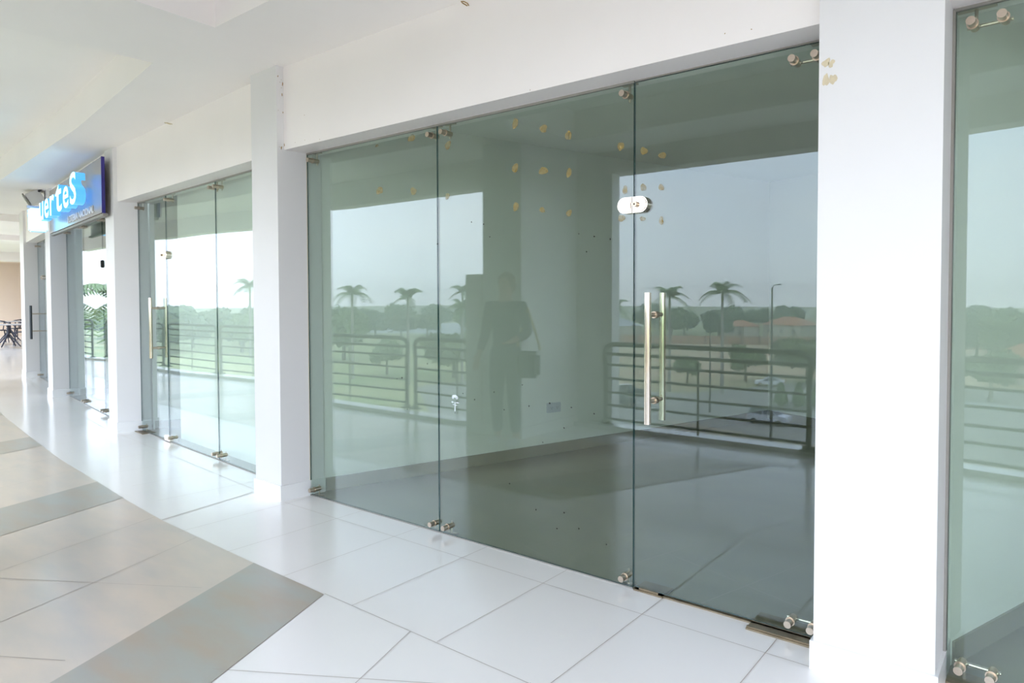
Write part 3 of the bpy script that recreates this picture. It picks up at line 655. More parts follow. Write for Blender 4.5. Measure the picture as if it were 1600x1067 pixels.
secs = [((12.3, -5.25), (3.5, -3.87), 'dark grey metal railing section near the added end wall of the gallery'),
        ((3.25, -3.83), (0.66, -3.75), 'dark grey metal railing section at the near end, beyond the wide pillar'),
        ((0.46, -3.74), (-1.72, -3.66), 'dark grey metal railing section directly behind the camera position'),
        ((-1.90, -3.66), (-4.22, -3.70), 'dark grey metal railing section between the parking view and the open side pillar'),
        ((-5.32, -3.12), (-6.88, -3.05+-.1), 'dark grey metal railing section just past the open side pillar'),
        ((-7.05, -3.15), (-9.4, -3.03), 'dark grey metal railing section opposite the second shop'),
        ((-9.6, -3.0), (-11.6, -2.72), 'dark grey metal railing section opposite the blue sign'),
        ((-11.8, -2.68), (-13.9, -2.2), 'dark grey metal railing section opposite the far pillar'),
        ((-14.05, -2.16), (-16.2, -1.82), 'dark grey metal railing section just past the farthest pillar'),
        ((-16.4, -1.76), (-20.2, 0.12), 'dark grey metal railing section before the dining area'),
        ((-20.45, 0.42), (-22.5, 0.82), 'dark grey metal railing section beside the dining area')]
for P, Q, lab in secs: railing(P, Q, lab)

# ---------------------------------------------------------------- far dining area
mb = MB(); mb.box((-34.5, 10.2, 1.63), (0.3, 11, 3.26), rz=-0.15)
struct(mb.build('wall_far', M['warm']), 'warm beige wall at the far end of the dining area', 'wall')
mb = MB(); mb.box((-30.5, 16.1, 1.7), (29, 0.2, 3.4)); struct(mb.build('wall_dining_added', M['warm']), 'unseen beige rear wall added to stop light flooding the dining area', 'wall')  # out of view, added to block daylight that overlit the far ceiling
mb = MB(); mb.box((-16.9, 9.0, 1.7), (0.2, 14.4, 3.4)); struct(mb.build('wall_dining_side', M['paint']), 'white side wall of the dining area next to the last shop', 'wall')
mb = MB(); mb.box((-30.4, 9.2, 3.12), (1.2, 10, 0.3), rz=-0.10)
struct(mb.build('beam_far', M['ceil']), 'white beam in front of the warm beige far wall', 'beam')
mb = MB(); mb.box((-33.2, 7.4, 3.15), (1.2, 4, 0.22), rz=-0.10)
struct(mb.build('beam_soffit', M['warm']), 'tan soffit box on the far dining area wall', 'beam')
for k, (x, z) in enumerate([(-17.2, 3.20), (-22.5, 3.20)]):
    mb = MB(); mb.box((x, 8.5, z), (0.5, 15, 0.16)); struct(mb.build('beam_cross', M['ceil']), ['shallow ceiling beam just past the last shop', 'shallow ceiling beam over the dining area'][k], 'beam')
mb = MB(); mb.box((-32.0, 6.9, 1.6), (0.25, 0.25, 3.2)); struct(mb.build('pillar_far', M['signside']), 'slim dark blue post beside the farthest pillar', 'pillar')
def chair():
    r = empty('dining_chair'); f = M['furn']
    MB().box((0, 0, 0.45), (0.44, 0.43, 0.035), bev=0.01).build('seat', f, r)
    for sx in (-1, 1):
        for sy in (-1, 1):
            MB().tube([(sx*0.18, sy*0.17, 0.44), (sx*0.23, sy*0.24, 0.0)], [0.022, 0.014], 8).build('leg', f, r)
    b = MB(); b.tube([(-0.26, -0.22, 0.68), (-0.27, 0.05, 0.70), (-0.20, 0.24, 0.76), (0, 0.28, 0.79), (0.20, 0.24, 0.76), (0.27, 0.05, 0.70), (0.26, -0.22, 0.68)], 0.018, 8); b.build('armrest', f, r)
    MB().tube([(0, 0.2, 0.46), (0, 0.27, 0.78)], 0.03, 6, flat=0.4).build('back_splat', f, r)
    for sx in (-1, 1):
        MB().tube([(sx*0.15, 0.2, 0.46), (sx*0.2, 0.24, 0.76)], 0.016, 6).build('back_post', f, r); MB().tube([(sx*0.2, -0.15, 0.46), (sx*0.26, -0.18, 0.68)], 0.016, 6).build('arm_post', f, r)
    return r
def table():
    r = empty('dining_table'); MB().box((0, 0, 0.735), (0.9, 0.9, 0.03), bev=0.008).build('tabletop', M['ttop'], r)
    b = MB(); b.tube([(0, 0, 0.72), (0, 0, 0.30)], 0.035, 10); b.build('column', M['furn'], r)
    for k in range(4):
        a = PI/4+k*PI/2; MB().tube([(0, 0, 0.45), (0.36*math.cos(a), 0.36*math.sin(a), 0.02)], [0.028, 0.018], 8).build('leg', M['furn'], r)
    return r
c0 = chair(); t0 = table()
tabs = [((-27.2, 4.05), 'dining table with pale top closest to the farthest pillar'), ((-28.2, 3.2), 'dining table with pale top at the left picture edge'), ((-31.0, 5.1), 'dining table with pale top at the back by the beige wall')]
chs = [((-26.3, 3.2), 2.2, 'dark dining chair in front of the row, back to the railing'), ((-26.2, 4.9), 0.9, 'dark dining chair beside the farthest pillar'), ((-28.1, 4.75), -0.8, 'dark dining chair behind the first table'),
       ((-27.2, 2.5), 1.8, 'dark dining chair at the left picture edge, near side'), ((-28.9, 3.9), -0.6, 'dark dining chair behind the left edge table'), ((-29.0, 3.0), -1.9, 'dark dining chair at the outer side of the left edge table'),
       ((-30.3, 4.6), 1.5, 'dark dining chair in front of the back table'), ((-31.8, 5.5), -1.2, 'dark dining chair against the beige wall')]
for i, ((x, y), lab) in enumerate(tabs):
    o = t0 if i == 0 else copy_tree(t0); o.location = (x, y, 0); tag(o, lab, 'table', 'dining tables at the far end')
for i, ((x, y), a, lab) in enumerate(chs):
    o = c0 if i == 0 else copy_tree(c0); o.location = (x, y, 0); o.rotation_euler.z = a; tag(o, lab, 'chair', 'dining chairs at the far end')

# ---------------------------------------------------------------- people on the gallery (seen in the glass)
def person(name, loc, rz, H, label, topm, legm, hairm, shoem, armL, armR, longhair=True, sleeves='long'):
    r = empty(name, (*loc, 0), rz); tag(r, label, 'person'); k = H/1.75
    def skin(nm, verts, edges, m, sub=2):
        me = bpy.data.meshes.new(nm); me.from_pydata([Vector(v[:3])*k for v in verts], edges, []); o = bpy.data.objects.new(nm, me); C.objects.link(o); o.parent = r
        md = o.modifiers.new('skin', 'SKIN'); md.use_smooth_shade = True; sd = me.skin_vertices[0].data
        for i, v in enumerate(verts):
            q = v[3]; sd[i].radius = (q*k, (v[4] if len(v) > 4 else q)*k); sd[i].use_root = (i == 0)
        ss = o.modifiers.new('sub', 'SUBSURF'); ss.levels = sub; ss.render_levels = sub; me.materials.append(m); return o
    V = [(0, 0, 0.95, .13, .10), (0, 0, 1.10, .12, .09), (0, 0, 1.28, .15, .10), (0, 0, 1.40, .12, .08), (0, 0, 1.48, .055), (0, -0.01, 1.55, .055), (0, -0.015, 1.64, .078, .095), (0, -0.01, 1.71, .055, .065)]
    E = [(i, i+1) for i in range(7)]
    def add(v, par): V.append(v); E.append((par, len(V)-1)); return len(V)-1
    for sgn, arm in ((-1, armL), (1, armR)):
        hp = add((sgn*.09, 0, .88, .09), 0); kn = add((sgn*.10, -.02, .50, .058), hp); an = add((sgn*.105, .02, .09, .038), kn); he = add((sgn*.108, -.03, .045, .035), an); add((sgn*.115, -.15, .03, .028), he)
        sh = add((sgn*.17, 0, 1.41, .055), 3); el = add((*arm[0], .042), sh); wr = add((*arm[1], .028), el)
        d = (Vector(arm[1])-Vector(arm[0])).normalized(); side = Vector((1, 0, 0)) if abs(d.x) < .8 else Vector((0, 1, 0)); side = (side - d*side.dot(d)).normalized()
        p = Vector(arm[1])+d*0.06; pm = add((*p, .030, .018), wr); curl = d.cross(side)*-0.018*sgn
        for j, ln in enumerate((.072, .082, .076, .060)):
            q = Vector(arm[1])+d*0.095+side*(0.027-0.018*j); a = add((*q, .0095), pm); a = add((*(q+d*ln*.5+curl*.5), .0085), a); add((*(q+d*ln+curl*1.6), .0075), a)
        q = Vector(arm[1])+d*0.03+side*0.035; a = add((*q, .011), wr); add((*(q+d*.04+side*.02), .009), a)
    skin('body', V, E, M['skin'])
    # top
    T = [(0, 0, 0.86, .165, .13), (0, 0, 1.10, .14, .11), (0, 0, 1.28, .17, .12), (0, 0, 1.41, .14, .095), (0, 0, 1.46, .075, .07)]; TE = [(0, 1), (1, 2), (2, 3), (3, 4)]
    for sgn, arm in ((-1, armL), (1, armR)):
        T.append((sgn*.18, 0, 1.41, .072)); TE.append((3, len(T)-1)); T.append((*arm[0], .056)); TE.append((len(T)-2, len(T)-1))
        if sleeves == 'long':
            q = Vector(arm[0]).lerp(Vector(arm[1]), .9); T.append((*q, .040)); TE.append((len(T)-2, len(T)-1))
    skin('shirt', T, TE, topm)
    P = [(0, 0, 1.10, .14, .11), (0, 0, .92, .15, .12)]; PE = [(0, 1)]
    for sgn in (-1, 1):
        P.append((sgn*.09, 0, .84, .105)); PE.append((1, len(P)-1)); P.append((sgn*.10, -.02, .50, .073)); PE.append((len(P)-2, len(P)-1)); P.append((sgn*.105, .015, .11, .055)); PE.append((len(P)-2, len(P)-1))
    skin('trousers', P, PE, legm)
    b = MB(); b.ell((0, .02*k, 1.665*k), (.092*k, .105*k, .10*k)); b.ell((0, .06*k, 1.62*k), (.085*k, .07*k, .10*k))
    if longhair: b.ell((0, .08*k, 1.50*k), (.09*k, .045*k, .17*k))
    for v in b.bm.verts:
        if v.co.y < -.045*k and v.co.z < 1.685*k: v.co.y = -.045*k
    b.build('hair', hairm, r, smooth=True)
    b = MB()
    b.mi = 0
    for sx in (-1, 1): b.ell((sx*.03*k, -.100*k, 1.645*k), (.012*k, .008*k, .007*k), sub=1)
    b.build('eye_pair', M['dark'], r)
    b = MB(); b.ell((0, -.110*k, 1.618*k), (.013*k, .018*k, .024*k), sub=1); b.build('nose', M['skin'], r)
    b = MB(); b.ell((0, -.098*k, 1.578*k), (.024*k, .008*k, .007*k), sub=1); b.build('mouth', M['redlight'], r)
    for sx in (-1, 1):
        b = MB(); b.ell((sx*.112*k, -.07*k, .04*k), (.048*k, .13*k, .045*k)); b.build('shoe', shoem, r, smooth=True)
    return r
person('person', (-4.62, -2.36), 0.93*PI, 1.80, 'person in a navy top and blue grey trousers beside the open side pillar', M['navy'], M['trous'], M['hairb'], M['shoe'],
       ((-.24, .02, 1.14), (-.20, -.20, 1.08)), ((.25, .03, 1.14), (.27, -.08, .92)), False)
t = empty('shoulder_bag', (-4.355, -2.40, 0.70), 0.93*PI); tag(t, 'slate blue shoulder bag hanging at the hip of the person in navy', 'bag')
b = MB(); b.box((0, 0, 0.15), (0.27, 0.10, 0.28), bev=0.04); b.build('bag_body', M['bagmat'], t)
b = MB(); b.tube([(-0.14, 0, 0.30), (-0.07, -0.0, 0.52), (0.0, -0.0, 0.735), (0.07, 0, 0.52), (0.14, 0, 0.30)], 0.012, 6); b.build('strap', M['yellow'], t)
person('person', (-15.35, -0.15), -0.9, 1.58, 'person in an orange top and dark jeans at the far railing', M['orange'], M['denim'], M['haird'], M['redshoe'],
       ((-.26, -.05, 1.16), (-.16, -.26, 1.18)), ((.26, -.05, 1.16), (.16, -.26, 1.20)), True)
t = empty('roll_up_banner', (-14.4, -0.75, 0.0), -0.3); tag(t, 'tall narrow blue roll-up banner beside the person in orange', 'banner')
MB().box((0, 0, 1.0), (0.5, 0.006, 1.85)).build('banner_sheet', M['bluebanner'], t)
MB().box((0, 0, 0.04), (0.54, 0.12, 0.08), bev=0.01).build('base', M['steel'], t)
MB().tube([(0, 0.02, 0.05), (0, 0.02, 1.93)], 0.01, 8).build('pole', M['steel'], t)

# ---------------------------------------------------------------- grounds, twelve metres below
GZ = -12.0
def ground(name, poly, m, z, label, kind='structure', cat='ground'):
    b = MB(); b._f([b.bm.verts.new((p[0], p[1], z)) for p in poly]); o = b.build(name, m)
    if o.data.polygons[0].normal.z < 0: o.data.flip_normals()
    tag(o, label, cat, None, kind); return o
ground('ground', [(900, -1200), (900, 300), (-1200, 300), (-1200, -1200)], M['grass'], GZ, 'green lawn and rough grass around the shopping centre')
ground('ground_field', [(120, -125), (-32, -117), (-43, -90), (-61, -80), (-64, -100), (-130, -150), (-108, -184), (-57, -210), (120, -215)], M['field'], GZ+0.03, 'dry brown field between the car park and the wall')
ground('ground_carpark', [(120, -4.5), (120, -122), (-31, -115), (-42, -88), (-60, -79), (-78, -84), (-79, -69), (-58, -52), (-30, -30), (-8, -4.5)], M['asphalt'], GZ+0.06, 'paved car park below the gallery', cat='car park')
ground('ground_carpark_lane', [(60, -60), (-20, -62), (-34, -66), (-36, -60), (-20, -38), (60, -36)], M['earthlot'], GZ+0.09, 'reddish paved lane crossing the car park', cat='car park')
ground('ground_plaza', [(-335, -238), (-237, -168), (-182, -195), (-266, -286)], M['concrete'], GZ+0.05, 'pale concrete lot beyond the lawn', cat='lot')
ground('ground_road', [(-26, -93.5), (30, -96), (30, -101), (-26, -98.5)], M['concrete'], GZ+0.09, 'pale road strip crossing the far car park', cat='road')
b = MB()
for k in range(12):
    p = Vector((-33+0.0*k, -58+1.3*k*0+(-2.8*k*0))); a = Vector((-38.5-1.6*k, -66-2.4*k*0.55)); q = a+Vector((2.6, -4.2)); strip(b, a, q, 0.22, GZ+0.12)
for k in range(10):
    a = Vector((-12-2.9*k, -50-1.0*k)); q = a+Vector((1.2, -4.8)); strip(b, a, q, 0.18, GZ+0.13)
struct(b.build('ground_markings', M['roadpaint']), 'white parking bay lines on the car park', 'road marking')

# thin humid haze over the grounds
b = MB(); b.prism([(-38, -25), (60, -25), (60, -520), (-520, -520), (-520, 60), (-38, 60)], GZ-0.5, 12)
tag(b.build('haze', M['haze']), 'thin bluish haze hanging over the grounds', 'haze', None, 'stuff')
rnd = random.Random(3)
def crown_mesh(b, c, r, n, rr, sz, core=True):
    cs = [(Vector(c), Vector(r))]
    lumps = []
    for k in range(9):
        a = rr.uniform(0, 2*PI); h = rr.uniform(-.5, .6); q = Vector((math.cos(a)*r[0]*.55, math.sin(a)*r[1]*.55, h*r[2])); lumps.append((Vector(c)+q, Vector(r)*rr.uniform(.42, .6)))
    if core:
        for p, q in lumps: b.ell(p, q*0.86, sub=1)
        b.ell(c, Vector(r)*0.7, sub=1)
    for k in range(n):
        p, q = rr.choice(lumps); v = Vector((rr.gauss(0, 1), rr.gauss(0, 1), rr.gauss(0, 1))).normalized(); pt = p + Vector((v.x*q.x, v.y*q.y, v.z*q.z))*rr.uniform(.85, 1.06)
        t1 = Vector((rr.gauss(0, 1), rr.gauss(0, 1), rr.gauss(0, 1))).normalized()*sz; t2 = v.cross(t1).normalized()*sz*.6
        b.quad([pt-t1, pt-t2, pt+t1, pt+t2])
def broadleaf(h, rad, ch, seed, lm, n=900, sz=0.42):
    r = empty('broadleaf_tree'); rr = random.Random(seed)
    b = MB(); th = h-ch*0.75; b.tube([(0, 0, 0), (.1, .05, th*.5), (0, 0, th)], [rad*.07+.08, rad*.055+.06, rad*.045+.04], 8)
    for k in range(4):
        a = k*PI/2+.4; b.tube([(0, 0, th*.8), (math.cos(a)*rad*.4, math.sin(a)*rad*.4, th+ch*.3)], [rad*.04+.03, .04], 6)
    b.build('trunk', M['bark'], r)
    b = MB(); crown_mesh(b, (0, 0, h-ch/2), (rad, rad, ch/2), n, rr, sz*rad/3.2); b.build('crown', lm, r); return r
def palm(h, seed, fl_=3.9, nf=12):
    r = empty('palm_tree'); rr = random.Random(seed)
    b = MB(); b.lathe([(.34, 0), (.26, .8), (.25, h*.4), (.22, h*.8), (.17, h)], seg=12); b.build('trunk', M['palmbark'], r)
    b = MB(); b.lathe([(.17, 0), (.2, .3), (.14, 1.3), (.05, 1.9)], (0, 0, h), 10); b.tube([(0, 0, h+1.8), (0.03, 0, h+4.2)], [.035, .01], 5); b.build('crownshaft', M['leaf3'], r)
    b = MB()
    for k in range(nf):
        a = 2*PI*k/nf*1.0+rr.uniform(-.15, .15); el = rr.choice((.3, .6, .9, 1.2, 1.4))+rr.uniform(-.1, .1); L_ = fl_*rr.uniform(.85, 1.1); base = Vector((0, 0, h+1.2)); d = Vector((math.cos(a), math.sin(a), 0))
        pts = []
        for j in range(9):
            t = j/8; x = L_*t*math.cos(el*(1-t*.3)); z = L_*(math.sin(el)*t*1.0 - 0.9*t**2.2*(.62+.38*math.cos(el)))
            pts.append(base + d*x + Vector((0, 0, z)))
        b.tube(pts, [.045*(1-j/10) for j in range(9)], 4)
        side = Vector((-d.y, d.x, 0))
        for j in range(1, 8):
            for sub in (0, .5):
                p = pts[j].lerp(pts[min(j+1, 8)], sub); ln = 1.15*(1-abs(j/8-.45)*.9)
                for sg in (-1, 1):
                    q = p + side*sg*ln*.75 + d*.2 - Vector((0, 0, ln*.38)); wv = (pts[min(j+1, 8)]-pts[j]).normalized()*.10
                    b.quad([p-wv, p+wv, q+wv*.4, q-wv*.4])
    b.build('fronds', M['palm'], r); return r

# palms
pp = [palm(12.6, 1), palm(11.0, 2, 3.4, 10), palm(13.2, 5, 4.3, 13)]
palms = [(-45.4, -87.8, 0, 0.2, 1.0, 'palm tree rising behind the pull handle reflection, left of its taller neighbour'), (-38.3, -90.2, 2, 1.2, 1.0, 'tall royal palm in the middle of the car park view with drooping fronds'),
         (-96.0, -70.0, 2, 0.3, 1.0, 'royal palm with wide drooping fronds alone over the green lawn'), (-83.0, -70.9, 0, 2.0, 1.0, 'royal palm directly behind the double railing post'),
         (-76.0, -76.0, 1, 1.0, 1.0, 'smaller palm beside the palm at the double railing post'), (-109.0, -110.6, 0, 0.7, 1.1, 'palm far beyond the lawn next to the dark cabinet edge'), (-61.0, -98.2, 1, 0.1, 1.0, 'palm beyond the lawn just right of the open side pillar'),
         (-161.3, -54.2, 2, 1.4, 1.15, 'royal palm seen in the second shop glass beside the pillar'), (-50, -2.0, 0, 0.4, 0.96, 'palm close to the far railing, seen in the glass under the blue sign'), (-44, 3.5, 1, 1.5, 1.05, 'palm beside the far railing palms, fronds touching the roof line'),
         (-62, 1.0, 2, 2.2, 0.9, 'taller palm behind the two palms at the far railing')]
used = set()
for x, y, k, a, s, lab in palms:
    o = pp[k] if k not in used else copy_tree(pp[k]); used.add(k); o.location = (x, y, GZ); o.rotation_euler.z = a; o.scale = (s, s, s); tag(o, lab, 'palm tree', 'royal palms around the car park and lawn')
# broadleaf trees
bt = [broadleaf(6.0, 3.0, 4.2, 11, M['leaf1']), broadleaf(11, 5.5, 8.5, 12, M['leaf2'], 1300), broadleaf(9.5, 6.5, 6.5, 13, M['leaf3'], 1200), broadleaf(12.5, 6.0, 10, 14, M['leaf1'], 1400)]
near = [(-47.0, -97.5, 0, 0.72, 'small round tree at the field edge left of the white sedan'), (-40.8, -106.2, 0, 0.95, 'bushy round tree at the field edge close to the white sedan'), (-31.6, -108.8, 2, 0.75, 'large spreading tree in the car park behind the railing end'),
        (-96.8, -78.1, 0, 1.0, 'round tree on the green lawn left of the railing double post'), (-83.4, -81.7, 2, 0.8, 'wide tree on the green lawn next to the dark paving'), (-23.0, -101.0, 0, 1.1, 'round tree at the right end of the car park'),
        (-128.0, -92.0, 3, 1.0, 'dense dark tree standing taller than the hedge line over the lawn'), (-14.0, -118.0, 3, 0.8, 'tall tree behind the orange roofed house side of the car park')]
ub = set()
for x, y, k, s, lab in near:
    o = bt[k] if k not in ub else copy_tree(bt[k]); ub.add(k); o.location = (x, y, GZ); o.rotation_euler.z = rnd.uniform(0, 6); o.scale = (s, s, s); tag(o, lab, 'tree', 'trees near the car park and lawn')
placed = [(p[0], p[1], 4.5) for p in near] + [(p[0], p[1], 4.0) for p in palms] + [(-75, -240, 13), (-92, -238, 9), (-215, -232, 12), (-200, -246, 11), (-246, -196, 12), (-130, -215, 13), (-22, -128, 10), (-8, -150, 11), (14, -135, 11)]
def wall_near(x, y, rad):   # keep clear of the terracotta wall line
    ax, ay, bx, by = -118, -176, 20, -236; l = math.hypot(bx-ax, by-ay); t = ((x-ax)*(bx-ax)+(y-ay)*(by-ay))/l/l
    return -0.05 < t < 1.05 and abs((x-ax)*(by-ay)-(y-ay)*(bx-ax))/l < rad
def bgtree(gen, k, s, label, group):
    rad = {0: 3.2, 1: 6.0, 2: 7.2, 3: 6.8}[k]*s*1.2
    for tr in range(40):
        x, y = gen()
        if all((x-p[0])**2+(y-p[1])**2 > (rad+p[2])**2 for p in placed) and not wall_near(x, y, rad+.5): break
    else: return
    placed.append((x, y, rad))
    if k in ub: o = copy_tree(bt[k])
    else: o = bt[k]; ub.add(k)
    o.location = (x, y, GZ); o.rotation_euler.z = rnd.uniform(0, 6); o.scale = (s*rnd.uniform(.95, 1.2), s*rnd.uniform(.95, 1.2), s); tag(o, label, 'tree', group)
def polar(b0, b1, d0, d1):
    def g():
        brg = math.radians(rnd.uniform(b0, b1)); D = rnd.uniform(d0, d1); return (-math.sin(brg)*D, -math.cos(brg)*D)
    return g
# tree line beyond the field and lawn (bearing measured from the gallery, 0 = straight out)
for i in range(95):
    b0 = -12 + 98*i/94; far = i % 2
    bgtree(polar(b0-1, b0+1.5, 268 if far else 238, 330 if far else 262), rnd.choice((1, 2, 3, 3)), rnd.uniform(.8, 1.05), 'dark green tree in the long tree line on the horizon', 'trees of the tree line on the horizon')
for i in range(24):
    b0 = 66 + 20*i/23; bgtree(polar(b0-2, b0+2, 190, 300), rnd.choice((1, 2, 3)), rnd.uniform(.75, 1.0), 'green tree in the grove beyond the far end of the gallery', 'trees of the grove past the far end')
for i in range(9):
    bgtree(lambda: (-44-2.5*i-rnd.uniform(0, 6), rnd.uniform(-4, 8)), rnd.choice((1, 3)), rnd.uniform(.8, 0.95), 'bushy green tree just outside the far railing', 'trees just outside the far railing')
for i in range(20):
    b0 = -12 + 24*i/19; bgtree(polar(b0-2, b0+2, 132, 200), rnd.choice((1, 2, 3)), rnd.uniform(.9, 1.2), 'green tree on the wooded slope past the pale road', 'trees of the slope past the road')
# conical shrubs
def cone_shrub():
    r = empty('conical_shrub'); b = MB(); b.lathe([(.3, .2), (.85, .7), (.8, 1.3), (.45, 2.3), (.12, 3.2)], seg=12); rr = random.Random(4)
    for k in range(260):
        a = rr.uniform(0, 6.28); z = rr.uniform(.3, 3.0); rad = .88*(1-max(0, z-.8)/2.8); p = Vector((math.cos(a)*rad, math.sin(a)*rad, z)); t1 = Vector((rr.gauss(0, 1), rr.gauss(0, 1), rr.gauss(0, 1))).normalized()*.16; t2 = p.cross(t1).normalized()*.1
        b.quad([p-t1, p-t2, p+t1, p+t2])
    b.build('foliage', M['leaf2'], r); MB().tube([(0, 0, 0), (0, 0, .5)], .09, 6).build('stem', M['bark'], r); return r
cs = cone_shrub()
for i, (x, y, lab) in enumerate([(-27.6, -83.0, 'clipped conical shrub in the car park, first from the lamp post'), (-25.6, -83.6, 'clipped conical shrub in the car park, middle of three'), (-23.6, -84.2, 'clipped conical shrub in the car park, last of three by the pillar')]):
    o = cs if i == 0 else copy_tree(cs); o.location = (x, y, GZ); tag(o, lab, 'shrub', 'conical shrubs in the car park')
# lamp posts
def lamp(h):
    r = empty('street_lamp'); b = MB(); b.lathe([(.16, 0), (.14, .1), (.10, h*.5), (.06, h)], seg=10); b.build('pole', M['rail'], r)
    b = MB(); b.tube([(0, 0, h-.1), (.15, 0, h+.2), (.35, 0, h+.25)], .035, 6); b.build('arm', M['rail'], r); MB().box((.5, 0, h+.24), (.4, .2, .08), bev=.02).build('lamp_head', M['rail'], r); return r
for (x, y, h, lab) in [(-32.9, -73.4, 12.0, 'slim street lamp between the royal palm and the handle'), (-17.6, -49.5, 14.4, 'tall dark street lamp rising in front of the silver car'), (-78, -73, 12, 'street lamp at the end of the dark paving by the lawn'), (-100, -66, 11, 'street lamp on the lawn near the lone royal palm')]:
    o = lamp(h); o.location = (x, y, GZ); tag(o, lab, 'street lamp')
# cars
def car(kind, body, label, x, y, rz, group=None):
    r = empty(kind, (x, y, GZ+0.06), rz); suv = 'suv' in kind or kind == 'estate_car'
    Lc, Wc, Hc = (4.5, 1.8, 1.72) if suv else (4.5, 1.75, 1.45)
    if suv: prof = [(-2.2, .45), (-2.25, .75), (-2.15, 1.0), (-1.25, 1.12), (-1.0, 1.13), (2.15, 1.13), (2.22, .95), (2.22, .45)]; cab = [(-1.15, 1.12), (-.45, 1.68), (.2, 1.72), (1.75, 1.68), (2.12, 1.13)]
    else: prof = [(-2.2, .35), (-2.25, .6), (-2.1, .82), (-1.1, .93), (1.45, .96), (2.15, .92), (2.22, .7), (2.2, .35)]; cab = [(-1.1, .92), (-.3, 1.40), (.3, 1.45), (.85, 1.40), (1.6, .95)]
    def side(profile, w0, w1, b):
        a = [b.bm.verts.new((p[0], -w0 if p[1] < 1.3 else -w1, p[1])) for p in profile]; c = [b.bm.verts.new((p[0], w0 if p[1] < 1.3 else w1, p[1])) for p in profile]
        b._f(a); b._f(c[::-1]); n = len(profile)
        for i in range(n): b._f([a[i], a[(i+1) % n], c[(i+1) % n], c[i]])
    b = MB(); side(prof, Wc/2, Wc/2, b)
    bmesh.ops.recalc_face_normals(b.bm, faces=b.bm.faces); bmesh.ops.bevel(b.bm, geom=list(b.bm.edges), offset=.06, segments=2, affect='EDGES'); b.build('body', body, r, smooth=True)
    b = MB(); side(cab, Wc/2-.06, Wc/2-.22, b); b.build('cabin_glass', M['window'], r)
    b = MB(); zt = cab[2][1]; b.box(((cab[1][0]+cab[3][0])/2, 0, zt-.02), (cab[3][0]-cab[1][0]+.1, Wc-.42, .06), bev=.02)
    for sx in (-1, 1):
        for (p, q) in ((cab[0], cab[1]), (cab[3], cab[4])): b.tube([(p[0], sx*(Wc/2-.05 if p[1] < 1.3 else Wc/2-.2), p[1]), (q[0], sx*(Wc/2-.2 if q[1] > 1.3 else Wc/2-.05), q[1])], .045, 6)
        b.tube([(.35, sx*(Wc/2-.05), cab[0][1]), (.35, sx*(Wc/2-.2), zt-.03)], .045, 6)
    b.build('roof', body, r)
    for sx in (-1, 1):
        for xx in (-1.35, 1.35):
            b = MB(); b.tube([(xx, sx*(Wc/2-.2), .33), (xx, sx*(Wc/2+.02), .33)], .33, 18); b.mi = 1; b.tube([(xx, sx*(Wc/2+.0), .33), (xx, sx*(Wc/2+.035), .33)], .19, 12); b.build('wheel', [M['tyre'], M['steel']], r)
    for sx in (-1, 1):
        MB().box((2.2, sx*.72, .92 if suv else .78), (.08, .25, .3 if suv else .16)).build('tail_light', M['redlight'], r)
        MB().box((-2.2, sx*.68, .82 if suv else .68), (.08, .3, .14)).build('headlight', M['socket'], r)
    tag(r, label, 'car', group)
    return r
car('suv_car', M['carsilver'], 'silver SUV parked on the paved lane behind the railing', -24.7, -70.0, 0.05 + PI)
car('sedan_car', M['carwhite'], 'white sedan parked at the far edge of the car park', -35.4, -102.0, -0.25)
cars = [(-44.0, -70.5, 'suv_car', 'cardark', 'dark SUV parked near the open side pillar, front row'), (-48.6, -71.5, 'sedan_car', 'carwhite', 'white sedan parked beside the dark SUV'), (-47.5, -79.0, 'suv_car', 'cardark', 'dark SUV parked behind the white sedan near the pillar'),
        (-52.0, -79.5, 'sedan_car', 'carsilver', 'silver sedan next to the rear dark SUV')]
for x, y, k, m, lab in cars: car(k, M[m], lab, x, y, 2.2, 'cars parked in the near rows')
for i, (x, y, m, lab) in enumerate([(-232, -178, 'cardark', 'dark car standing on the pale lot beyond the lawn'), (-240, -186, 'carwhite', 'white car standing on the pale lot beyond the lawn'), (-222, -185, 'carsilver', 'silver car standing on the pale lot near the houses')]):
    car('sedan_car', M[m], lab, x, y, 0.8)
# boundary wall of the field
t = empty('boundary_wall', (0, 0, 0)); tag(t, 'long terracotta wall at the back of the dry field', 'boundary wall')
A = Vector((-118, -176)); B = Vector((20, -236)); u = (B-A).normalized(); Lg = (B-A).length
b = MB(); mid = (A+B)/2; b.box((mid.x, mid.y, GZ+1.25), (Lg, .2, 2.5), rz=math.atan2(u.y, u.x)); b.build('wall_panel', M['brick'], t)
for k in range(30):
    p = A+u*Lg*k/29; MB().box((p.x, p.y, GZ+1.4), (.4, .4, 2.8)).build('wall_post', M['bark'], t)
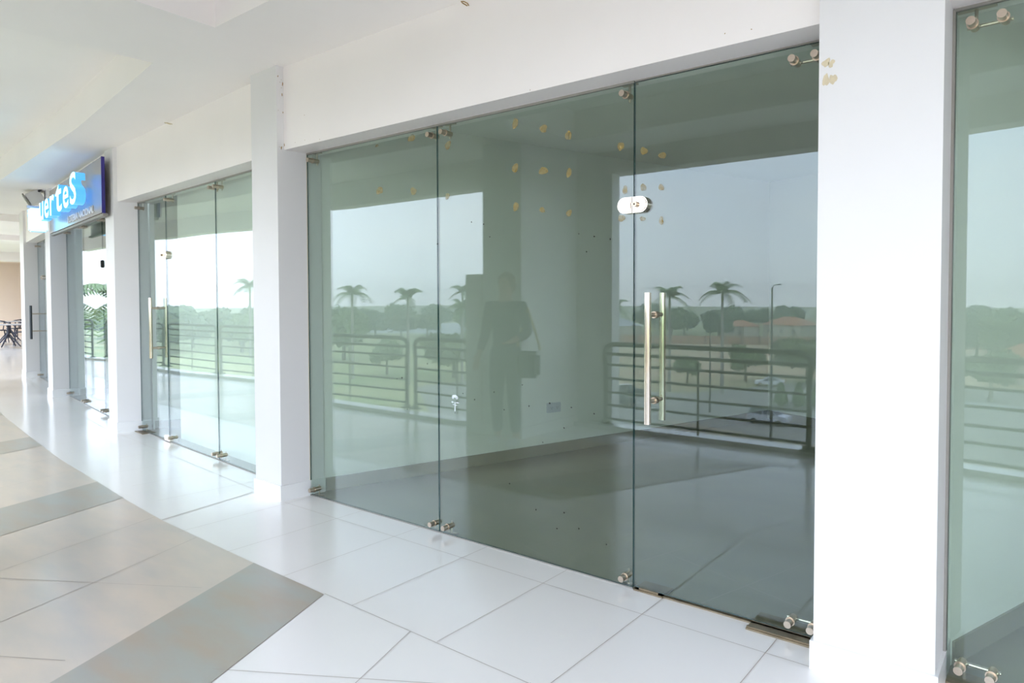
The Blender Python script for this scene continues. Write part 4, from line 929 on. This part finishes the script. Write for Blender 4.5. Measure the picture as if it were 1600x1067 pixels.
# houses
def house(x, y, rz, sx, sy, h, label, roofm='roof', wallm='housewall'):
    r = empty('house', (x, y, GZ), rz); tag(r, label, 'house')
    MB().box((0, 0, h/2), (sx, sy, h)).build('wall', M[wallm], r)
    b = MB(); e = .6; ax, ay = sx/2+e, sy/2+e; rh = h+sy*.28
    v = [b.bm.verts.new(p) for p in ((-ax, -ay, h), (ax, -ay, h), (ax, ay, h), (-ax, ay, h), (-ax+ay, 0, rh), (ax-ay, 0, rh))]
    for q in ((0, 1, 5, 4), (1, 2, 5), (2, 3, 4, 5), (3, 0, 4), (3, 2, 1, 0)): b._f([v[i] for i in q])
    b.build('roof', M[roofm], r)
    for i in range(3):
        xx = -sx/2+sx*(i+.5)/3
        w_ = MB().box((xx, sy/2+.04, h*.55), (1.5, .12, 1.4)).build('window', M['housewall'], r); MB().box((xx, sy/2+.11, h*.55), (1.3, .04, 1.2)).build('pane', M['window'], w_)
    MB().box((sx*.32, sy/2+.05, 1.1), (1.1, .12, 2.2)).build('door', M['bark'], r)
house(-75, -240, 0.3, 15, 10, 4.6, 'cream house with an orange hipped roof beyond the terracotta wall')
house(-92, -238, 0.35, 10, 8, 3.8, 'smaller cream house with an orange roof left of the large house')
house(-215, -232, 0.7, 16, 10, 5, 'tan house behind the pale lot, between dark trees'); house(-200, -246, 0.7, 14, 10, 5, 'tan house with an orange roof right of its twin behind the pale lot')
house(-246, -196, 0.8, 16, 9, 5, 'tan house at the back of the pale lot, behind the lone royal palm')
house(-130, -215, 0.5, 18, 9, 4, 'white roofed shed beyond the field near the royal palms', 'concrete')
house(-22, -128, 0.1, 12, 8, 4.5, 'orange roofed building past the pale road'); house(-8, -150, 0.0, 14, 9, 6, 'pale roofed building on the wooded slope', 'concrete')
house(14, -135, -0.1, 14, 9, 5, 'orange roofed building at the end of the pale road')
t = empty('traffic_cone', (-16.6, -52.5, GZ+.06)); tag(t, 'orange and white traffic cone in the car park near the tall lamp', 'traffic cone')
b = MB(); b.lathe([(.22, .04), (.12, .4), (.04, .8)], seg=12); b.build('cone', M['orangep'], t); MB().box((0, 0, .02), (.5, .5, .04)).build('base', M['orangep'], t); MB().lathe([(.17, .28), (.125, .42)], seg=12).build('band', M['roadpaint'], t)
